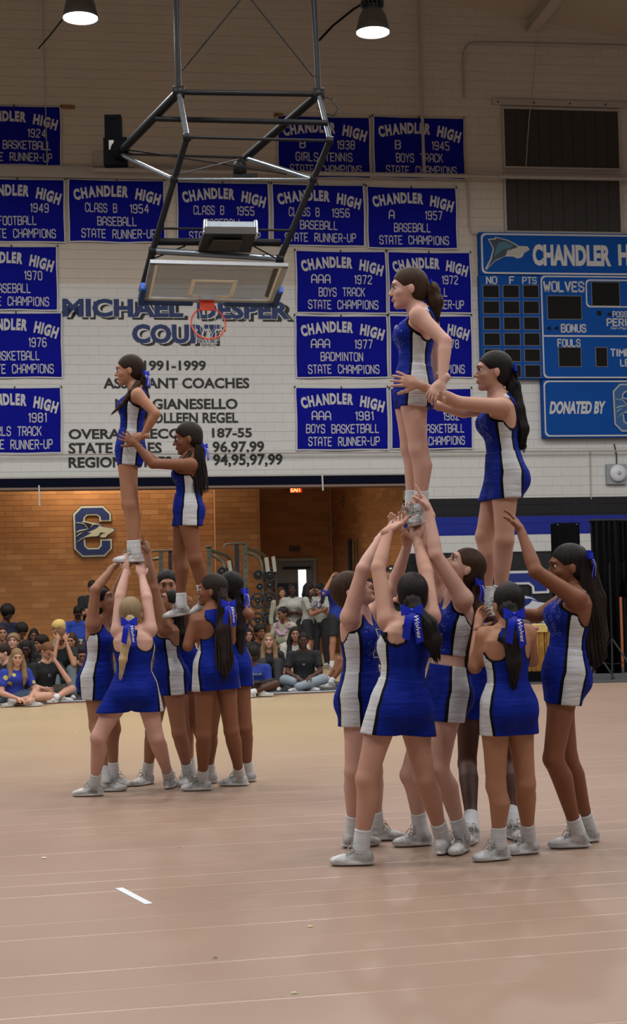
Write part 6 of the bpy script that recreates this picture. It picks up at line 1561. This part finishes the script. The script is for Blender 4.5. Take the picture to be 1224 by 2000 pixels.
def pupil(px, py, D, kind, arms, face, look, skin, hair, style, top, bottom, label, sleeve='short', legs='long', extra=None, S=1.0, male=False, num=None, group='pupils watching'):
    hw = P(px, py, D); zh = hw.z; f = ang_dir(face); s = np.cross(UP, f)
    Jl = seat_pose(kind, arms, zh); ho = Jl['head']
    o = np.array([hw.x, hw.y, 0], np.float32) - s * ho[0] - f * ho[1]
    J = {k: (o + s * v[0] + f * v[1] + UP * v[2]).astype(np.float32) for k, v in Jl.items()}
    if kind == 'stand': S = S * zh / 1.50
    fg = Fig(J, S, 1.0, f, f, ang_dir(*look), male=male); J = fg.J
    root = empty('person', (float(o[0]), float(o[1]), 0), label, 'person', group); rl = np.array([o[0], o[1], 0], np.float32)
    h = .016; lo, hi = bbox(list(J.values()), .17)
    fns = [(lambda p: bodyfn(fg, p), lo, hi, h), (lambda p: smin(fg.headd(p), fg.neckd(p), .012), J['head'] - .16, J['head'] + .16, .0085)]
    for i, sg in (('L', 1), ('R', -1)):
        d = J['wr' + i] - J['el' + i]; nn = -s * sg if arms != 'lap' else -UP
        if arms == 'face': nn = -f
        ff, c = make_hand(J['wr' + i], nrm(d), nn, S, sg if arms != 'face' else -sg, 'cup'); fns.append((ff, c - .12, c + .12, .008))
    V = []; Fc = []; n = 0
    for ff, a, b, hh in fns:
        v, fc = polygonise(ff, a, b, hh); V.append(v); Fc.append(fc + n); n += len(v)
    link('body', np_mesh('body', np.concatenate(V) - rl, np.concatenate(Fc)), SK[skin], root)
    if D < 31 and look[0] > -100 and look[0] < 100: skull_parts(fg, root, rl, skin, hair)
    def shirt(p):
        t, x, y = fg.torso_local(p); d = fg.torso(p, .016)
        for i in 'LR':
            d = smin(d, cone(p, J['neck'] - fg.ax * .035, J['sh' + i], [0, 1], [.045 * S, .056 * S]), .04)
            a, e, w = J['sh' + i], J['el' + i], J['wr' + i]
            if sleeve == 'short': q = np.maximum(cone(p, a, e, [0, 1], [.062 * S, .060 * S]), (p - a) @ nrm(e - a) - .19 * S)
            elif sleeve == 'long': q = np.minimum(cone(p, a, e, [0, 1], [.060 * S, .050 * S]), cone(p, e, w, [0, 1], [.050 * S, .038 * S]))
            else: q = None
            if q is not None: d = smin(d, q, .03)
        d = smax(d, -cone(p, J['neck'] - fg.ax * .01, J['neck'] + fg.ax * .1, [0, 1], [.062, .08]), .01)
        return np.maximum(d, (-.04 - t) * fg.L if top != 'crop' else (.3 - t) * fg.L)
    lo, hi = bbox([J[k] for k in ('pel', 'neck', 'shL', 'shR', 'elL', 'elR', 'wrL', 'wrR')], .15)
    sh = link('shirt', None, None) if False else mk('shirt', shirt, lo, hi, h * .85, CL[top], root, rl)
    def pants(p):
        d = fg.torso(p, .012); t, x, y = fg.torso_local(p); d = np.maximum(d, (t - .25) * fg.L)
        for i in 'LR':
            a, k, q = J['hip' + i], J['kn' + i], J['an' + i]
            if legs == 'long': e = np.minimum(cone(p, a, k, [0, 1], [.098 * S, .075 * S]), cone(p, k, q, [0, 1], [.075 * S, .062 * S]))
            else: e = np.maximum(cone(p, a, k, [0, 1], [.100 * S, .086 * S]), (p - a) @ nrm(k - a) - (.30 if legs == 'short' else .18) * S)
            d = smin(d, e, .03)
        return d
    lo, hi = bbox([J[k] for k in ('pel', 'knL', 'knR', 'anL', 'anR')], .16)
    mk('trousers' if legs == 'long' else 'shorts', pants, lo, hi, h * .85, CL[bottom], root, rl)
    lo, hi = bbox([J['head']], .21); mk('hair', hair_cap(fg, style), lo, hi, h * .6, HR[hair], root, rl)
    if style == 'long':
        H = J['head']; bk = -fg.hf
        for sg in (1, -1):
            pts = [H + fg.hsd * sg * .065 + fg.hu * .0 + bk * .02, H + fg.hsd * sg * .085 - UP * .12 + bk * .02, H + fg.hsd * sg * .095 - UP * .26 + fg.hf * .03, H + fg.hsd * sg * .08 - UP * .38 + fg.hf * .04]
            lo, hi = bbox(pts, .08); mk('long_hair', strand_fn(pts, [.035, .042, .036, .010]), lo, hi, h * .8, HR[hair], root, rl)
        pts = [H + bk * .07, H + bk * .085 - UP * .15, H + bk * .09 - UP * .32]; lo, hi = bbox(pts, .1); mk('long_hair', strand_fn(pts, [.05, .06, .02]), lo, hi, h * .8, HR[hair], root, rl)
    for i, sg in (('L', 1), ('R', -1)):
        td = f if kind == 'stand' or kind == 'knees' else nrm(f * .3 - s * sg * .9)
        sole = None if kind != 'stand' and kind != 'knees' else J['an' + i] - UP * .085
        if sole is None: sole = J['an' + i] - UP * .068
        shoe_and_sock(fg, i, root, rl, .016, td, sole, laces=False, sockh=.07)
    if extra == 'phone':
        mb = MB(); c = Vector((J['wrL'] + J['wrR']) / 2 + f * .10 + UP * .02 - rl); mb.obox(c, Vector(s) * .075, Vector(f) * .035 + Vector((0, 0, .015)), (0, 0, .005)); o_ = mb.build('phone', M_INK, None, Vector(rl)); setp(o_, 'dark phone held low by the boy in the blue tee', 'phone')
    if extra in ('lei_pink', 'lei_green'):
        mb = MB(); rg = random.Random(4); c = J['neck'] - rl; fs = f
        for q in range(90):
            a = q * 2 * math.pi / 90; pt = Vector(c + s * math.cos(a) * .12 + fs * (.02 + .12 * max(0, math.sin(a))) + UP * (-.02 - .17 * max(0, math.sin(a)) ** 1.5)); dd = Vector((rg.uniform(-1, 1), rg.uniform(-1, 1), rg.uniform(-1, 1))) * .045
            mb.obox(pt + dd * .4, dd * .6, dd.orthogonal().normalized() * .016, dd.cross(dd.orthogonal()).normalized() * .002)
        o_ = mb.build('lei', mat('lei_petals', (.45, .28, .38) if extra == 'lei_pink' else (.10, .42, .12), .7), None, Vector(rl)); setp(o_, {'lei_pink': 'pink and white flower garland worn over a cream top', 'lei_green': 'bright green garland worn by the crouching pupil'}[extra], 'garland')
    if extra == 'cap':
        mb = MB(); H = J['head'] - rl; c = Vector(H + fg.hu * .035); mb.lathe(c, [(.099, 0), (.098, .03), (.085, .06), (.05, .082), (.0001, .088)], 18, fg.hu); mb.obox(c + Vector(fg.hf) * .125 + Vector(fg.hu) * .004, Vector(fg.hsd) * .065, Vector(fg.hf) * .045, Vector(fg.hu) * .005); o_ = mb.build('cap', CL['black'], None, Vector(rl)); setp(o_, 'black cap with small white mark on the standing man', 'cap')
        mb = MB(); mb.obox(c + Vector(fg.hf) * .099 + Vector(fg.hu) * .035, Vector(fg.hsd) * .02, Vector(fg.hf) * .003, Vector(fg.hu) * .014); mb.build('cap_mark', M_WHITE, o_)
    if num:
        txt, w, hgt, back, mt_ = num; sg = -1 if back else 1; d = f * sg
        o0 = J['pel'] + fg.ax * fg.L * .52; ts = np.linspace(0, .25, 80, dtype=np.float32); dd = shirt((o0[None] + ts[:, None] * d[None]).astype(np.float32)); r = float(ts[int(np.argmax(dd > 0))]) + .012
        mb = MB(); ex = Vector(s) * sg; c = Vector(o0 + d * r - rl)
        vs, fs = text_mesh(txt, 1., .03); a0 = min(v.x for v in vs); a1 = max(v.x for v in vs); b1 = max(v.y for v in vs)
        P_ = []
        for v in vs:
            xx = ((v.x - a0) / (a1 - a0) - .5) * w; yy = (v.y / b1) * hgt
            pt = (o0 + np.array(ex) * xx + fg.ax * yy).astype(np.float32); dd = shirt((pt[None] + ts[:, None] * d[None]).astype(np.float32)); P_.append(Vector(pt + d * (float(ts[int(np.argmax(dd > 0))]) + .005) - rl))
        mb.add(P_, fs); mb.build('lettering', mt_, root, fixn=False)
    return root
_t0 = time.time()
M_PURP = mat('number_purple', (.05, .04, .16), .7); M_LTB = mat('print_light_blue', (.25, .32, .42), .7)
pupil(33, 1283, 20.3, 'side', 'lap', 35, (20, -8), 'fair', 'ltbrown', 'long', 'floral', 'denim', 'girl with long light brown hair in a blue shirt with yellow flowers', legs='mini')
pupil(93, 1271, 21.0, 'cross', 'chin', 40, (45, -40), 'fair', 'auburn', 'short', 'black', 'khaki', 'boy in black tee seated cross legged, head bowed into his hand', male=True, legs='short', num=('C', .05, .04, False, M_LTB))
pupil(119, 1243, 21.9, 'knees', 'face', 15, (15, -45), 'tan', 'auburn', 'short', 'black', 'grey', 'pupil in grey jeans hiding the face behind both hands', male=True)
pupil(114, 1226, 24.4, 'cross', 'lap', -60, (-75, -20), 'pale', 'yellow', 'curly', 'white', 'dark', 'pupil with curly yellow hair turned left in the back row')
pupil(152, 1196, 26.5, 'knees', 'lap', 10, (10, -40), 'dark', 'curl', 'short', 'jersey', 'dark', 'boy in a blue jersey with number 7 seated against the orange wall', male=True, num=('77', .16, .12, False, mat('num_yellow', (.5, .45, .2), .7)))
pupil(180, 1146, 29.0, 'stand', 'crossed', 20, (20, -25), 'tan', 'dkbrown', 'short', 'black', 'dark', 'standing pupil in black behind the leftmost base, head half hidden', male=True)
pupil(200, 1160, 27.6, 'stand', 'down', 5, (0, -20), 'brown', 'curl', 'afro', 'black', 'dark', 'standing pupil in black with round dark hair beside the raised feet', S=.96)
pupil(15, 1198, 25.5, 'knees', 'lap', 50, (50, -30), 'dark', 'curl', 'afro', 'navy', 'dark', 'pupil with a large black afro at the far left', male=True)
pupil(42, 1232, 23.4, 'cross', 'lap', 30, (40, -35), 'brown', 'curl', 'curly', 'black', 'dark', 'pupil with curly black hair bent forward in front of the brick wall', male=True)
pupil(26, 1253, 22.2, 'cross', 'lap', 0, (0, 12), 'fair', 'ltbrown', 'curly', 'cream', 'dark', 'fair pupil with raised chin behind the girl in the flowered shirt', male=True)
pupil(51, 1266, 21.4, 'cross', 'lap', 10, (5, -15), 'dark', 'black', 'long', 'black', 'dark', 'dark skinned girl with long black hair between two front row pupils')
pupil(80, 1256, 22.9, 'cross', 'lap', -40, (-50, -5), 'olive', 'curl', 'curly', 'black', 'dark', 'pupil with wavy black hair turned left behind the boy in the black tee')
pupil(6, 1274, 20.9, 'knees', 'lap', -50, (-60, -20), 'pale', 'dkbrown', 'short', 'black', 'navy', 'pale pupil in profile cut by the left edge of the photo', male=True, legs='short')
pupil(4, 1236, 24.0, 'cross', 'lap', 20, (20, 0), 'tan', 'dkbrown', 'short', 'white', 'dark', 'pupil in white and navy cut by the left edge, back row', male=True)
pupil(160, 1276, 22.5, 'cross', 'lap', 0, (10, -30), 'tan', 'black', 'short', 'black', 'dark', 'pupil all in black seated beside the leftmost cheerleader', male=True)
pupil(140, 1250, 23.0, 'cross', 'lap', -20, (-10, -10), 'tan', 'brown', 'long', 'cream', 'dark', 'pupil in a cream top seated behind the hidden face one')
pupil(66, 1240, 27.2, 'cross', 'lap', 10, (10, -10), 'brown', 'black', 'long', 'navy', 'dark', 'long haired pupil in navy in the back row at left')
# between and right of the left stunt
pupil(495, 1276, 21.3, 'cross', 'phone', 10, (12, -60), 'dark', 'black', 'short', 'blue', 'dark', 'boy in a bright blue tee looking down at a phone', male=True, extra='phone', legs='short', num=('CHANDLER', .22, .03, False, M_LTB))
pupil(525, 1251, 22.8, 'knees', 'crossed', 5, (0, 5), 'fair', 'ltbrown', 'long', 'black', 'dark', 'girl with long blonde hair in black with folded arms')
pupil(592, 1250, 22.3, 'cross', 'lap', 0, (0, -5), 'dark', 'black', 'short', 'black', 'jeans', 'boy in a black tee and pale jeans seated with crossed legs', male=True, num=('W', .04, .03, False, M_LTB))
pupil(576, 1238, 23.4, 'cross', 'lap', 10, (5, 0), 'olive', 'black', 'long', 'white', 'dark', 'pupil with black bobbed hair in white behind the boy in jeans')
pupil(552, 1198, 25.5, 'knees', 'lap', -30, (-50, -8), 'brown', 'black', 'short', 'cream', 'dark', 'woman in a cream sweatshirt wearing a pink flower garland', sleeve='long', extra='lei_pink')
pupil(571, 1151, 29.9, 'stand', 'crossed', 5, (0, 0), 'dark', 'black', 'tied', 'white', 'dark', 'standing girl in a tight white tee with folded arms before the door')
pupil(550, 1157, 31.0, 'stand', 'down', 10, (15, 0), 'tan', 'brown', 'long', 'cream', 'dark', 'standing girl in a pale sweater left of the girl with folded arms', sleeve='long')
pupil(603, 1150, 29.0, 'stand', 'phone', 80, (80, -25), 'tan', 'black', 'long', 'white', 'dark', 'standing girl in a white jersey with striped sleeve, turned right', legs='short', num=('2', .12, .18, True, M_PURP))
pupil(624, 1150, 30.2, 'stand', 'phone', -20, (-50, -30), 'tan', 'black', 'long', 'white', 'dark', 'standing girl in a white jersey numbered 22 and black trousers', num=('22', .20, .16, False, M_PURP))
pupil(657, 1131, 28.6, 'stand', 'raised', 20, (30, 0), 'tan', 'auburn', 'long', 'blue', 'dark', 'standing girl in a blue top touching her hair', legs='short')
pupil(508, 1234, 24.2, 'cross', 'lap', 20, (30, 0), 'brown', 'curl', 'curly', 'black', 'dark', 'pupil with curly dark hair under the weight plates')
pupil(485, 1240, 26.4, 'cross', 'lap', 0, (10, 0), 'tan', 'black', 'long', 'black', 'dark', 'pupil with black hair beside the last braided cheerleader')
pupil(692, 1232, 23.1, 'knees', 'lap', -75, (-80, -20), 'brown', 'black', 'short', 'blue', 'dark', 'crouching pupil with a green garland behind the left arm of the right stunt', extra='lei_green', male=True, legs='short')
pupil(764, 1118, 28.0, 'stand', 'crossed', -10, (-10, 0), 'pale', 'black', 'short', 'black', 'dark', 'standing man in a black cap between the raised arms', male=True, extra='cap')
pupil(722, 1142, 29.0, 'stand', 'down', 5, (0, 0), 'brown', 'black', 'long', 'black', 'dark', 'standing pupil in black between the cheerleaders\' arms at the brick wall')
pupil(540, 1278, 24.8, 'cross', 'lap', 10, (0, -20), 'brown', 'black', 'tied', 'black', 'dark', 'pupil all in black low behind the blonde girl')
print('crowd', time.time() - _t0)
